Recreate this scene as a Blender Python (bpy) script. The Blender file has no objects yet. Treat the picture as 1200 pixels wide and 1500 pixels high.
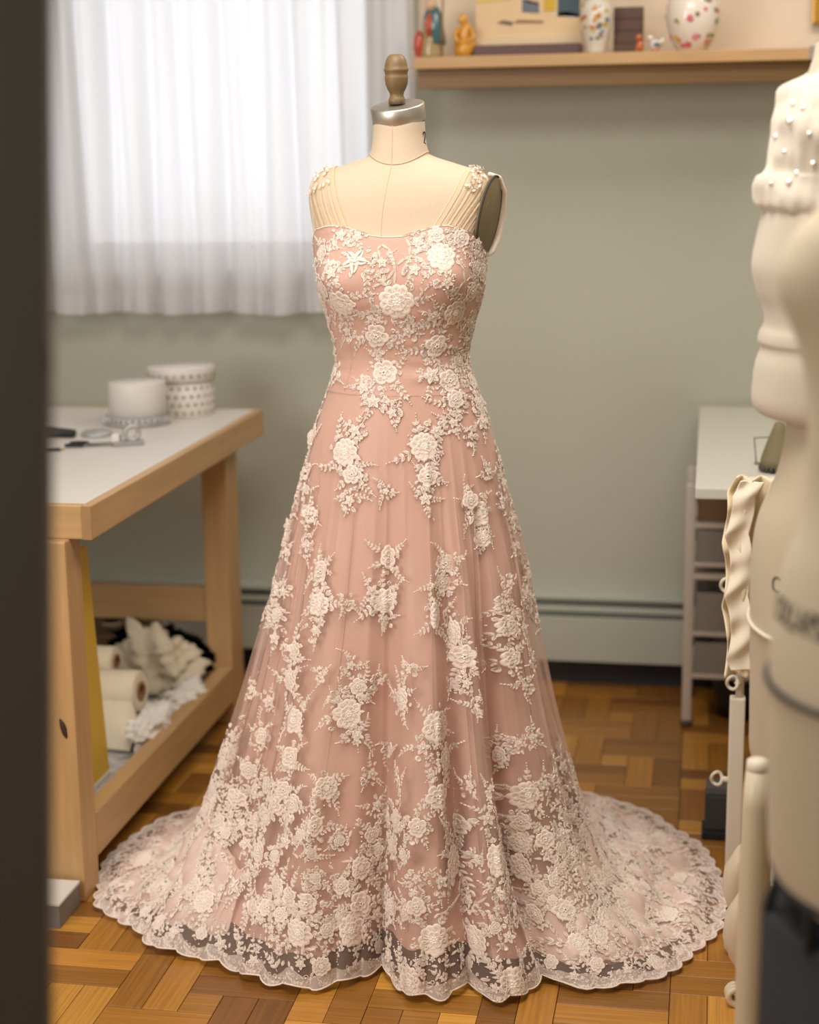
import bpy, bmesh, math, random
import numpy as np
from mathutils import Vector, Matrix
from mathutils.bvhtree import BVHTree

# ---------------------------------------------------------------- camera, sky, lights, exposure
S = bpy.context.scene
COL = S.collection
R = math.radians
FPX = 2400.0
CAM = np.array([0.0, 0.0, 1.5])
_y, _p, _r = R(10.4), R(12.1), R(0.8)
FW = np.array([-math.sin(_y) * math.cos(_p), math.cos(_y) * math.cos(_p), -math.sin(_p)])
_r0 = np.array([math.cos(_y), math.sin(_y), 0.0])
_u0 = np.cross(_r0, FW)
RT = _r0 * math.cos(_r) - _u0 * math.sin(_r)
UP = _u0 * math.cos(_r) + _r0 * math.sin(_r)


def ray(x, y): return FW + RT * (x - 600) / FPX - UP * (y - 750) / FPX
def onz(x, y, z=0.0): d = ray(x, y); return CAM + d * ((z - CAM[2]) / d[2])
def ony(x, y, Y): d = ray(x, y); return CAM + d * (Y / d[1])
def onx(x, y, X): d = ray(x, y); return CAM + d * (X / d[0])
def atd(x, y, D): return CAM + ray(x, y) * D


cd = bpy.data.cameras.new('camera')
cam = bpy.data.objects.new('camera', cd)
COL.objects.link(cam)
M4 = Matrix.Identity(4)
for i in range(3):
    M4[i][0], M4[i][1], M4[i][2], M4[i][3] = RT[i], UP[i], -FW[i], CAM[i]
cam.matrix_world = M4
cd.sensor_fit = 'VERTICAL'; cd.sensor_height = 36; cd.sensor_width = 28.8
cd.lens = FPX / 1500 * 36
cd.clip_start = 0.05
cd.dof.use_dof = True
cd.dof.focus_distance = 2.95
cd.dof.aperture_fstop = 2.1
S.camera = cam
S.view_settings.view_transform = 'Standard'
S.view_settings.look = 'None'
S.view_settings.gamma = 1
S.view_settings.use_curve_mapping = False
S.view_settings.exposure = 0.62
S.cycles.transparent_max_bounces = 32
S.cycles.max_bounces = 8
S.cycles.caustics_reflective = False
S.cycles.caustics_refractive = False
S.cycles.sample_clamp_indirect = 6

W = bpy.data.worlds.new('overcast_sky'); S.world = W
W.use_nodes = True
W.node_tree.nodes['Background'].inputs[0].default_value = (0.93, 0.97, 1.0, 1)
W.node_tree.nodes['Background'].inputs[1].default_value = 1.25


def area(name, loc, target, sx, sy, power, col):
    l = bpy.data.lights.new(name, 'AREA'); l.shape = 'RECTANGLE'; l.size = sx; l.size_y = sy
    l.energy = power; l.color = col
    o = bpy.data.objects.new(name, l); COL.objects.link(o); o.location = loc
    o.rotation_euler = (Vector(target) - Vector(loc)).to_track_quat('-Z', 'Y').to_euler()
    return o


CEIL = 2.75
area('ceiling_panel_light', (-.45, 2.05, CEIL - .06), (-.45, 2.05, 0), 1.2, 1.2, 27, (1.0, .94, .86))
area('ceiling_panel_light', (0.4, 3.6, CEIL - .06), (0.4, 3.6, 0), 1.0, 0.6, 11, (1.0, .93, .85))
area('added_fill_light', (-2.1, .35, 1.75), (-0.6, 3.0, 0.7), 1.4, 1.4, 31, (1.0, .97, .94))  # unseen fill lamp, added at the left front to model the folds

# ---------------------------------------------------------------- materials
MATS = {}


def s2l(c):
    return tuple((v / 255 / 12.92 if v / 255 <= .04045 else ((v / 255 + .055) / 1.055) ** 2.4) for v in c)


def mat(name, rgb, rough=.6, metal=0, var=0.0, scale=20, bump=0.0, sheen=0.0, spec=.5, coat=0, stretch=(1, 1, 1), rnd=0.0, trans=0.0, alpha=1.0):
    """Principled; rgb in sRGB 0..255, optional noise in colour and bump, optional per-object variation."""
    if name in MATS: return MATS[name]
    m = bpy.data.materials.new(name); m.use_nodes = True
    nt = m.node_tree; N = nt.nodes; L = nt.links
    b = N['Principled BSDF']; out = N['Material Output']
    c = s2l(rgb)
    b.inputs['Roughness'].default_value = rough
    b.inputs['Metallic'].default_value = metal
    b.inputs['Specular IOR Level'].default_value = spec
    b.inputs['Sheen Weight'].default_value = sheen
    b.inputs['Coat Weight'].default_value = coat
    b.inputs['Base Color'].default_value = (*c, 1)
    if var or bump:
        tc = N.new('ShaderNodeTexCoord'); mp = N.new('ShaderNodeMapping'); mp.inputs['Scale'].default_value = stretch
        nz = N.new('ShaderNodeTexNoise'); nz.inputs['Scale'].default_value = scale; nz.inputs['Detail'].default_value = 6
        L.new(tc.outputs['Object'], mp.inputs[0]); L.new(mp.outputs[0], nz.inputs['Vector'])
        if rnd:
            oi = N.new('ShaderNodeObjectInfo'); va = N.new('ShaderNodeVectorMath'); va.operation = 'SCALE'
            cmb = N.new('ShaderNodeCombineXYZ')
            for k in range(3): L.new(oi.outputs['Random'], cmb.inputs[k])
            va.inputs['Scale'].default_value = 37.0
            L.new(cmb.outputs[0], va.inputs[0]); L.new(va.outputs[0], mp.inputs['Location'])
        if var:
            mx = N.new('ShaderNodeMix'); mx.data_type = 'RGBA'
            mx.inputs[6].default_value = (*[max(0, v * (1 - var)) for v in c], 1)
            mx.inputs[7].default_value = (*[min(1, v * (1 + var)) for v in c], 1)
            L.new(nz.outputs['Fac'], mx.inputs[0])
            src = mx.outputs[2]
            if rnd:
                hs = N.new('ShaderNodeHueSaturation'); mr = N.new('ShaderNodeMapRange')
                mr.inputs[3].default_value = 1 - rnd; mr.inputs[4].default_value = 1 + rnd
                L.new(oi.outputs['Random'], mr.inputs[0]); L.new(mr.outputs[0], hs.inputs['Value'])
                L.new(src, hs.inputs['Color']); src = hs.outputs[0]
            L.new(src, b.inputs['Base Color'])
        if bump:
            bp = N.new('ShaderNodeBump'); bp.inputs['Strength'].default_value = bump; bp.inputs['Distance'].default_value = .002
            L.new(nz.outputs['Fac'], bp.inputs['Height']); L.new(bp.outputs[0], b.inputs['Normal'])
    if trans or alpha < 1:
        tl = N.new('ShaderNodeBsdfTranslucent'); tl.inputs[0].default_value = (*c, 1)
        m1 = N.new('ShaderNodeMixShader'); m1.inputs[0].default_value = trans
        L.new(b.outputs[0], m1.inputs[1]); L.new(tl.outputs[0], m1.inputs[2])
        tp = N.new('ShaderNodeBsdfTransparent')
        m2 = N.new('ShaderNodeMixShader'); m2.inputs[0].default_value = alpha
        L.new(tp.outputs[0], m2.inputs[1]); L.new(m1.outputs[0], m2.inputs[2])
        L.new(m2.outputs[0], out.inputs['Surface'])
    MATS[name] = m
    return m


def wood(name, rgb, dark=.35, scale=6, stretch=(1, 1, 14), rough=.45, rnd=.0):
    """Streaked grain running along the axis with the smallest stretch value."""
    if name in MATS: return MATS[name]
    m = mat(name, rgb, rough, var=dark, scale=scale, bump=.15, stretch=stretch, rnd=rnd)
    return m


WALL = mat('sage_wall_paint', (184, 184, 168), .75, var=.03, scale=3, bump=.05)
CREAMWALL = mat('cream_wall_paint', (226, 208, 184), .75, var=.03, scale=3)
WHITEPAINT = mat('white_paint', (212, 208, 200), .5, var=.03, scale=8)
PINE = wood('pine_along_y', (190, 152, 104), .22, 9, (6, .5, 6))
PINEX = wood('pine_along_x', (190, 152, 104), .22, 9, (.5, 6, 6))
PINEZ = wood('pine_along_z', (190, 152, 104), .22, 9, (6, 6, .5))
PINED = wood('pine_end_grain', (160, 124, 82), .2, 40, (1, 1, 1))
LINEN = mat('form_linen', (208, 188, 163), .85, var=.05, scale=180, bump=.12, sheen=.15)
STEEL = mat('brushed_steel', (214, 208, 200), .42, 1, var=.12, scale=30, stretch=(1, 1, .05))
OAK = wood('finial_oak', (126, 102, 68), .35, 14, (4, 4, .6))
SATIN = mat('blush_satin', (211, 169, 151), .42, sheen=.25, var=.03, scale=12, spec=.45)
TULLE = mat('blush_tulle', (248, 222, 210), .8, alpha=.27, trans=.35)
TRAINM = mat('train_tulle', (252, 228, 216), .8, alpha=.90, trans=.3)
NET = mat('lace_net', (252, 236, 224), .6, alpha=.84, trans=.15)
BORDER = mat('border_net', (254, 240, 230), .7, alpha=.52, trans=.2)
STRAPM = mat('cream_tulle', (246, 226, 196), .8, alpha=.62, trans=.25)
LACE = mat('ivory_lace_thread', (251, 234, 221), .5, sheen=.15, trans=.10)
BEAD = mat('clear_bead', (246, 236, 224), .12, spec=.9)
BLACK = mat('black_ink', (26, 26, 28), .6)
DARKPLATE = mat('olive_arm_plate', (126, 110, 80), .6, var=.06, scale=30)


# ---------------------------------------------------------------- mesh helpers
def link(name, me, m, parent=None, smooth=False):
    if smooth and len(me.polygons): me.polygons.foreach_set('use_smooth', np.ones(len(me.polygons), bool))
    if m is not None: me.materials.append(m)
    o = bpy.data.objects.new(name, me); COL.objects.link(o)
    if parent is not None:
        o.parent = parent
        o.matrix_parent_inverse = parent_mat(parent).inverted()
    return o


def parent_mat(o):
    m = o.matrix_basis.copy()
    if o.parent: m = parent_mat(o.parent) @ o.matrix_parent_inverse @ m
    return m


def from_arrays(name, V, F, m, parent=None, smooth=True):
    me = bpy.data.meshes.new(name)
    V = np.asarray(V, float)
    if isinstance(F, np.ndarray):
        k = F.shape[1]; n = len(F)
        me.vertices.add(len(V)); me.vertices.foreach_set('co', V.ravel())
        me.loops.add(n * k); me.loops.foreach_set('vertex_index', F.ravel().astype(np.int32))
        me.polygons.add(n); me.polygons.foreach_set('loop_start', np.arange(0, n * k, k, dtype=np.int32))
        me.polygons.foreach_set('loop_total', np.full(n, k, np.int32))
        me.update(calc_edges=True)
    else:
        me.from_pydata([tuple(v) for v in V], [], F); me.update()
    return link(name, me, m, parent, smooth)


def thing(name, label, cat, loc=(0, 0, 0), group=None):
    o = bpy.data.objects.new(name, None); COL.objects.link(o); o.location = loc; o.empty_display_size = .05
    o['label'] = label; o['category'] = cat
    if group: o['group'] = group
    return o


def tag(o, label, cat, group=None):
    o['label'] = label; o['category'] = cat
    if group: o['group'] = group
    return o


def struct(o): o['kind'] = 'structure'; return o


class MB:
    def __init__(s): s.bm = bmesh.new()

    def box(s, c, size, bev=.003, rot=None):
        mt = Matrix.Translation(Vector(c)) @ (rot.to_4x4() if rot is not None else Matrix.Identity(4)) @ Matrix.Diagonal((*size, 1))
        r = bmesh.ops.create_cube(s.bm, size=1, matrix=mt)
        if bev:
            es = list({e for v in r['verts'] for e in v.link_edges})
            bmesh.ops.bevel(s.bm, geom=es, offset=min(bev, min(size) * .4), segments=2, affect='EDGES', profile=.6)
        return s

    def lo_hi(s, a, b, bev=.003):
        a = np.minimum(a, b), np.maximum(a, b)
        return s.box((a[0] + a[1]) / 2, a[1] - a[0], bev)

    def lathe(s, prof, c=(0, 0, 0), n=32, rot=None, cap=True):
        mt = Matrix.Translation(Vector(c)) @ (rot.to_4x4() if rot is not None else Matrix.Identity(4))
        rings = []
        for r, z in prof:
            rings.append([s.bm.verts.new(mt @ Vector((r * math.cos(2 * math.pi * k / n), r * math.sin(2 * math.pi * k / n), z))) for k in range(n)])
        for a, b in zip(rings, rings[1:]):
            for k in range(n): s.bm.faces.new((a[k], a[(k + 1) % n], b[(k + 1) % n], b[k]))
        if cap:
            s.bm.faces.new(rings[0][::-1]); s.bm.faces.new(rings[-1])
        return s

    def tube(s, pts, r, n=8, cap=True):
        pts = [Vector(p) for p in pts]; rings = []
        rr = r if isinstance(r, (list, tuple)) else [r] * len(pts)
        ref = None
        for i, p in enumerate(pts):
            t = (pts[min(i + 1, len(pts) - 1)] - pts[max(i - 1, 0)]).normalized()
            if ref is None: ref = t.orthogonal().normalized()
            a = (ref - t * ref.dot(t)).normalized(); b = t.cross(a); ref = a
            rings.append([s.bm.verts.new(p + (a * math.cos(2 * math.pi * k / n) + b * math.sin(2 * math.pi * k / n)) * rr[i]) for k in range(n)])
        for a, b in zip(rings, rings[1:]):
            for k in range(n): s.bm.faces.new((a[k], a[(k + 1) % n], b[(k + 1) % n], b[k]))
        if cap: s.bm.faces.new(rings[0][::-1]); s.bm.faces.new(rings[-1])
        return s

    def poly(s, pts, thick):
        """flat outline in 3D extruded by vector thick"""
        t = Vector(thick); a = [s.bm.verts.new(Vector(p)) for p in pts]; b = [s.bm.verts.new(Vector(p) + t) for p in pts]
        n = len(a); s.bm.faces.new(a); s.bm.faces.new(b[::-1])
        for k in range(n): s.bm.faces.new((a[(k + 1) % n], a[k], b[k], b[(k + 1) % n]))
        return s

    def blob(s, c, size, seed=0, amp=.12, sub=3, freq=2.2, rot=None):
        r = bmesh.ops.create_icosphere(s.bm, subdivisions=sub, radius=1)
        rg = np.random.RandomState(seed); K = rg.randn(8, 3) * freq; ph = rg.rand(8) * 6.28
        mt = rot.to_4x4() if rot is not None else Matrix.Identity(4)
        for v in r['verts']:
            d = np.array(v.co); f = 1 + amp * np.sin(K @ d + ph).sum() / 2.5
            v.co = Vector(c) + (mt @ Vector((d[0] * size[0] * f, d[1] * size[1] * f, d[2] * size[2] * f)))
        return s

    def build(s, name, m, parent=None, smooth=False):
        bmesh.ops.recalc_face_normals(s.bm, faces=s.bm.faces)
        me = bpy.data.meshes.new(name); s.bm.to_mesh(me); s.bm.free()
        if smooth is True:
            me.polygons.foreach_set('use_smooth', np.ones(len(me.polygons), bool))
        return link(name, me, m, parent)


def catmull(T, K, t):
    """Catmull-Rom over rows K at params T"""
    K = np.asarray(K, float); T = np.asarray(T, float); t = np.clip(np.asarray(t, float), T[0], T[-1])
    i = np.clip(np.searchsorted(T, t, 'right') - 1, 0, len(T) - 2)
    g = np.zeros_like(K)
    g[1:-1] = (K[2:] - K[:-2]) / (T[2:] - T[:-2])[:, None]
    g[0] = (K[1] - K[0]) / (T[1] - T[0]); g[-1] = (K[-1] - K[-2]) / (T[-1] - T[-2])
    h = (T[i + 1] - T[i])[:, None]; u = ((t - T[i])[:, None]) / h
    return K[i] * (2 * u ** 3 - 3 * u ** 2 + 1) + g[i] * h * (u ** 3 - 2 * u ** 2 + u) + K[i + 1] * (-2 * u ** 3 + 3 * u ** 2) + g[i + 1] * h * (u ** 3 - u ** 2)


def gridfaces(nr, nc, wrap=True):
    a = np.arange(nr * nc).reshape(nr, nc)
    if wrap: a = np.concatenate([a, a[:, :1]], 1)
    return np.stack([a[:-1, :-1], a[1:, :-1], a[1:, 1:], a[:-1, 1:]], -1).reshape(-1, 4)


def smooth01(x): x = np.clip(x, 0, 1); return x * x * (3 - 2 * x)


def text_shape(s, size, extrude=.001):
    cu = bpy.data.curves.new('lettering', 'FONT'); cu.body = s; cu.size = size; cu.extrude = extrude; cu.resolution_u = 4
    o = bpy.data.objects.new('lettering', cu); COL.objects.link(o)
    dg = bpy.context.evaluated_depsgraph_get()
    me = bpy.data.meshes.new_from_object(o.evaluated_get(dg))
    bpy.data.objects.remove(o); bpy.data.curves.remove(cu)
    return me


# ---------------------------------------------------------------- the room
WY = 4.62
XL, XR, YF = -2.75, 2.2, -1.1


def slab(name, a, b, m, parent=None, bev=0): return MB().lo_hi(np.array(a, float), np.array(b, float), bev).build(name, m, parent)


FLOORD = mat('floor_joint', (46, 30, 16), .7)
fl = struct(slab('floor', (XL, YF, -.08), (XR, WY + .2, -.004), FLOORD))
# window opening in the back wall
wx0, wx1, wz0, wz1 = -1.87, -.91, 1.225, 2.35
wb = MB()
wb.lo_hi(np.array((XL - .15, WY, 0)), np.array((wx0, WY + .15, CEIL)), 0)
wb.lo_hi(np.array((wx1, WY, 0)), np.array((XR + .15, WY + .15, CEIL)), 0)
wb.lo_hi(np.array((wx0, WY, 0)), np.array((wx1, WY + .15, wz0)), 0)
wb.lo_hi(np.array((wx0, WY, wz1)), np.array((wx1, WY + .15, CEIL)), 0)
wback = struct(wb.build('wall_back', WALL))
slab('upper_panel', (-.80, WY - .012, 1.765), (XR, WY, CEIL), CREAMWALL, wback)
struct(slab('wall_left', (XL - .15, YF, 0), (XL, WY, CEIL), WALL))
struct(slab('wall_right', (XR, YF, 0), (XR + .15, WY, CEIL), WALL))
struct(slab('wall_front', (XL - .15, YF - .15, 0), (XR + .15, YF, CEIL), WALL))
struct(slab('ceiling', (XL - .15, YF - .15, CEIL), (XR + .15, WY + .15, CEIL + .1), mat('ceiling_white', (225, 222, 214), .8)))

win = struct(bpy.data.objects.new('window_1', None)); COL.objects.link(win); win.location = ((wx0 + wx1) / 2, WY, wz0)
fr = MB()
for a, b in (((wx0, wz0), (wx0 + .05, wz1)), ((wx1 - .05, wz0), (wx1, wz1)), ((wx0, wz0), (wx1, wz0 + .05)), ((wx0, wz1 - .05), (wx1, wz1))):
    fr.lo_hi(np.array((a[0], WY + .04, a[1])), np.array((b[0], WY + .10, b[1])), .004)
fr.build('window_frame', WHITEPAINT, win)
gm = bpy.data.materials.new('window_glass'); gm.use_nodes = True
n_ = gm.node_tree.nodes; n_.clear()
o_ = n_.new('ShaderNodeOutputMaterial'); mx_ = n_.new('ShaderNodeMixShader'); t_ = n_.new('ShaderNodeBsdfTransparent'); g_ = n_.new('ShaderNodeBsdfGlossy')
g_.inputs['Roughness'].default_value = .02; mx_.inputs[0].default_value = .07
gm.node_tree.links.new(t_.outputs[0], mx_.inputs[1]); gm.node_tree.links.new(g_.outputs[0], mx_.inputs[2]); gm.node_tree.links.new(mx_.outputs[0], o_.inputs[0])
slab('window_pane', (wx0 + .05, WY + .065, wz0 + .05), (wx1 - .05, WY + .071, wz1 - .05), gm, win)
slab('window_sill', (wx0 - .05, WY - .05, wz0 - .03), (wx1 + .05, WY + .06, wz0), WHITEPAINT, win, .004)

# parquet: pinwheel blocks of 3 x 2 plank fields round a square plug, module 67.5 mm
random.seed(5)
MOD = .0675
PLANKM = []
for k, c in enumerate([(162, 110, 44), (180, 124, 50), (144, 96, 40), (196, 140, 60), (130, 84, 36)]):
    PLANKM.append(wood('teak_%d' % k, c, .5, 7, (.7, 26, 1), .32, .14))


def plank_mesh(L, k):
    mb = MB(); mb.box((0, 0, -.003), (L * MOD - .0012, MOD - .0012, .006), 0)
    top = [e for e in mb.bm.edges if all(v.co.z > -.001 for v in e.verts)]
    bmesh.ops.bevel(mb.bm, geom=top, offset=.0009, segments=1, affect='EDGES')
    me = bpy.data.meshes.new('plank'); mb.bm.to_mesh(me); mb.bm.free(); me.materials.append(PLANKM[k]); return me


PMESH = {(L, k): plank_mesh(L, k) for L in (1, 3) for k in range(5)}
TILE = [((0, 0), 3, 'H'), ((0, 1), 3, 'H'), ((3, 0), 3, 'V'), ((4, 0), 3, 'V'), ((2, 3), 3, 'H'), ((2, 4), 3, 'H'), ((0, 2), 3, 'V'), ((1, 2), 3, 'V'), ((2, 2), 1, 'H')]
ox, oy = -.174 - 3 * MOD, 2.658 - 3 * MOD
planks = []
for ti in range(-8, 8):
    for tj in range(-9, 7):
        for (cx, cy), L, hv in TILE:
            x = ox + (ti * 5 + cx) * MOD; y = oy + (tj * 5 + cy) * MOD
            mx, my = (x + L * MOD / 2, y + MOD / 2) if hv == 'H' else (x + MOD / 2, y + L * MOD / 2)
            if XL < mx < XR and YF < my < WY - .02: planks.append((mx, my, L, hv))


def inview(mx, my):
    d = np.array((mx, my, 0)) - CAM; z = d @ FW
    if z < .5: return 0
    px, py = 600 + FPX * (d @ RT) / z, 750 - FPX * (d @ UP) / z
    if not (60 < px < 1085 and py < 1520): return 0
    if (mx + .572) ** 2 + (my - 3.2) ** 2 < .56 ** 2 or (mx < -1.3 and my > 2.9): return 0
    return 1 / z


planks.sort(key=lambda p: -inview(p[0], p[1]))
rest = MB()
restm = []
for i, (mx, my, L, hv) in enumerate(planks):
    k = random.choices(range(5), (3, 3, 3, 1.6, 2))[0]
    if i < 290 and inview(mx, my) > 0:
        o = bpy.data.objects.new('plank', PMESH[(L, k)]); COL.objects.link(o)
        o.location = (mx, my, random.uniform(-.0004, .0003)); o.rotation_euler[2] = 0 if hv == 'H' else math.pi / 2
        o.parent = fl
    else:
        restm.append((mx, my, L, hv, k))
for k in range(5):
    V = []; F = []
    for mx, my, L, hv, kk in restm:
        if kk != k: continue
        a, b = (L * MOD / 2 - .0006, MOD / 2 - .0006); a, b = (a, b) if hv == 'H' else (b, a)
        n0 = len(V); V += [(mx - a, my - b, 0), (mx + a, my - b, 0), (mx + a, my + b, 0), (mx - a, my + b, 0)]
        V += [(mx - a, my - b, -.006), (mx + a, my - b, -.006), (mx + a, my + b, -.006), (mx - a, my + b, -.006)]
        F += [[n0 + q for q in f] for f in ((0, 1, 2, 3), (0, 4, 5, 1), (1, 5, 6, 2), (2, 6, 7, 3), (3, 7, 4, 0))]
    if V:
        o = from_arrays('more_planks', V, F, PLANKM[k], fl, False); o['kind'] = 'stuff'

# ---------------------------------------------------------------- dress form (local origin on the floor under the neck)
O = np.array([-.572, 3.064, 0.0])
form = thing('dress_form', 'cream linen dress form with steel neck cap wearing the blush lace gown', 'mannequin', O)


# ring rows: a (half width), f (front depth), b (back depth), z side, z front, z back
TR = [(.0480, .047, .047, 1.571, 1.566, 1.580), (.0485, .049, .050, 1.545, 1.535, 1.552), (.053, .056, .058, 1.518, 1.497, 1.528),
      (.060, .062, .062, 1.508, 1.485, 1.520), (.105, .078, .075, 1.494, 1.455, 1.495), (.145, .088, .090, 1.480, 1.425, 1.465), (.164, .094, .102, 1.462, 1.398, 1.43),
      (.168, .100, .108, 1.430, 1.37, 1.395), (.161, .108, .110, 1.375, 1.345, 1.36), (.155, .116, .110, 1.325, 1.318, 1.320),
      (.152, .120, .106, 1.285, 1.285, 1.285), (.146, .117, .100, 1.25, 1.25, 1.25), (.134, .106, .092, 1.21, 1.21, 1.21), (.124, .096, .086, 1.17, 1.17, 1.17), (.119, .091, .084, 1.135, 1.135, 1.135),
      (.125, .094, .092, 1.105, 1.105, 1.105), (.142, .103, .108, 1.06, 1.06, 1.06), (.160, .113, .125, 1.01, 1.01, 1.01), (.172, .12, .138, .95, .95, .95),
      (.176, .122, .142, .88, .88, .88), (.165, .115, .13, .80, .80, .80)]


def torso_point(u, phi, off=0.0):
    """u ring index (float array), phi angle from front (towards +x). returns local points"""
    K = catmull(np.arange(len(TR)), TR, np.ravel(u)).reshape(*np.shape(u), 6)
    s, c = np.sin(phi), np.cos(phi)
    e = .92
    sx = np.sign(s) * np.abs(s) ** e; cy = np.sign(c) * np.abs(c) ** e
    d = np.where(c > 0, K[..., 1], K[..., 2])
    z = K[..., 3] + (np.where(c > 0, K[..., 4], K[..., 5]) - K[..., 3]) * c * c
    bump = .020 * (np.exp(-((phi - .62) / .36) ** 2) + np.exp(-((phi + .62) / .36) ** 2)) * np.exp(-((z - 1.288) / .048) ** 2)
    cleft = .005 * np.exp(-(phi / .22) ** 2) * np.exp(-((z - 1.28) / .04) ** 2)
    k = 1 + (bump - cleft + off) / np.hypot(K[..., 0] * s, d * c).clip(.02)
    return np.stack([K[..., 0] * sx * k, -d * cy * k, z], -1)


NPH = 96
uu = np.linspace(0, len(TR) - 1, 150)
ph = np.linspace(-math.pi, math.pi, NPH, endpoint=False)
U2, P2 = np.meshgrid(uu, ph, indexing='ij')
TP = torso_point(U2, P2)
# the arm holes are cut flat: clamp the shoulder sides to slightly tilted planes
def arm_clamp(P):
    for sgn, xc in ((1, .166), (-1, .166)):
        n = np.array([sgn * math.cos(R(12)), -math.sin(R(12)), -.13]); n /= np.linalg.norm(n)
        c0 = np.array([sgn * xc, -.012, 1.395])
        d = (P - c0) @ n
        m = (d > 0) & (P[..., 2] > 1.315)
        P[m] -= d[m][:, None] * n
    return P


TV = arm_clamp(TP.copy())
torso_V = TV.reshape(-1, 3) + O
torso = from_arrays('torso', torso_V, gridfaces(*U2.shape), LINEN, form)
tb = [Vector(v) for v in torso_V]
TORSO_BVH = BVHTree.FromPolygons(tb, gridfaces(*U2.shape).tolist())
# seams: centre front line and neck base cord
def snap(p, off=.0012):
    q, n, i, d = TORSO_BVH.find_nearest(Vector(p))
    c = Vector((O[0], O[1], q.z)); n = n if (q - c).dot(n) > 0 else -n
    return np.array(q + n * off)


SEAMM = mat('linen_seam', (214, 188, 154), .85)
sm = MB()
pts = [snap(torso_point(np.array(u), np.array(-.06 - .03 * min(1, u / 8)), .0) + O, .0003) for u in np.linspace(.1, 9.5, 40)]
sm.tube(pts, .0007, 5); sm.build('centre_seam', SEAMM, torso, True)
sm = MB(); ring = [snap(torso_point(np.array(2.15), np.array(a)) + O, .0005) for a in np.linspace(-math.pi, math.pi, 60)]
sm.tube(ring, .0011, 5, False); sm.build('neck_seam', SEAMM, torso, True)
# neck cap, finial (tilted forward with the neck)
tilt = Matrix.Rotation(R(14), 3, 'X') @ Matrix.Rotation(R(-4), 3, 'Y')
nc = O + np.array([.0, .002, 1.572])
MB().lathe([(.0, 0), (.049, 0), (.0503, .0015), (.0505, .028), (.049, .030), (.046, .0305), (.0, .0305)], nc, 64, tilt, False).build('neck_cap', STEEL, form, True)
nt0 = np.array(Vector(nc) + tilt @ Vector((0, 0, .031)))
prof = [(0, 0), (.0155, 0), (.0158, .008), (.014, .012), (.0125, .016), (.0135, .021), (.0165, .026), (.0205, .036), (.0215, .046), (.0218, .050), (.0205, .052), (.021, .054), (.0215, .058), (.0228, .060), (.0228, .063), (.0213, .065),
        (.021, .070), (.019, .078), (.0155, .085), (.010, .089), (.0, .0895)]
fin = MB().lathe(prof, nt0, 32, Matrix.Rotation(R(3), 3, 'X'), False).build('finial', OAK, form, True)
for m in (fin,): pass
# arm plates
for sgn in (1, -1):
    n = Vector((sgn * math.cos(R(12)), -math.sin(R(12)) if sgn > 0 else .35, -.13)).normalized()
    q = n.to_track_quat('Z', 'Y').to_matrix() @ Matrix.Rotation(R(0), 3, 'Z')
    q = Matrix.Rotation(R(-20) * sgn, 3, n) @ q
    c = O + np.array([sgn * .166 if sgn > 0 else -.128, -.002 if sgn > 0 else .03, 1.398])
    mb = MB(); mb.lathe([(0, -.004), (1, -.004), (1.02, .001), (.97, .0035), (0, .0040)], (0, 0, 0), 40, None, False)
    for v in mb.bm.verts:
        w = q @ Vector((v.co.x * .052, v.co.y * .074, v.co.z)); v.co = Vector(c) + w
    pl_ = mb.build('arm_plate', DARKPLATE, form, True)
    mb = MB(); mb.tube([Vector(c) + q @ Vector((.0535 * math.cos(a), .0755 * math.sin(a), .002)) for a in np.linspace(0, 2 * math.pi, 49)], .0022, 6, False)
    mb.build('plate_rim', mat('dark_rim', (58, 52, 46), .6), pl_, True)
# number on the neck
me = text_shape('2', .034, .0003)
V = np.array([v.co[:] for v in me.vertices]); Fc = [list(p.vertices) for p in me.polygons]
V[:, 0] -= V[:, 0].mean()
a0 = R(78); rr = .0506
ang = a0 + V[:, 0] / rr
VV = np.stack([np.sin(ang) * (rr + V[:, 2]), -np.cos(ang) * (rr + V[:, 2]), 1.529 + V[:, 1]], -1) + O
from_arrays('size_number', VV, Fc, BLACK, form, False)
# pole and feet under the skirt
mb = MB(); mb.tube([O + (0, 0, .06), O + (0, 0, .86)], .018, 16)
mb.build('stand_pole', mat('cast_iron', (48, 46, 44), .5, .6), form, True)
mb = MB()
for k in range(4):
    a = k * math.pi / 2 + .6
    mb.tube([O + (.015 * math.cos(a), .015 * math.sin(a), .10), O + (.12 * math.cos(a), .12 * math.sin(a), .07), O + (.2 * math.cos(a), .2 * math.sin(a), .018)], .013, 10)
mb.build('stand_feet', MATS['cast_iron'], form, True)

# ---------------------------------------------------------------- the gown
gown = thing('wedding_gown', 'blush pink floor length gown with ivory floral lace, sheer pleated straps and a spread train', 'dress', O)
NI = 1080
PHI = np.linspace(-math.pi, math.pi, NI, endpoint=False)
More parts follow.
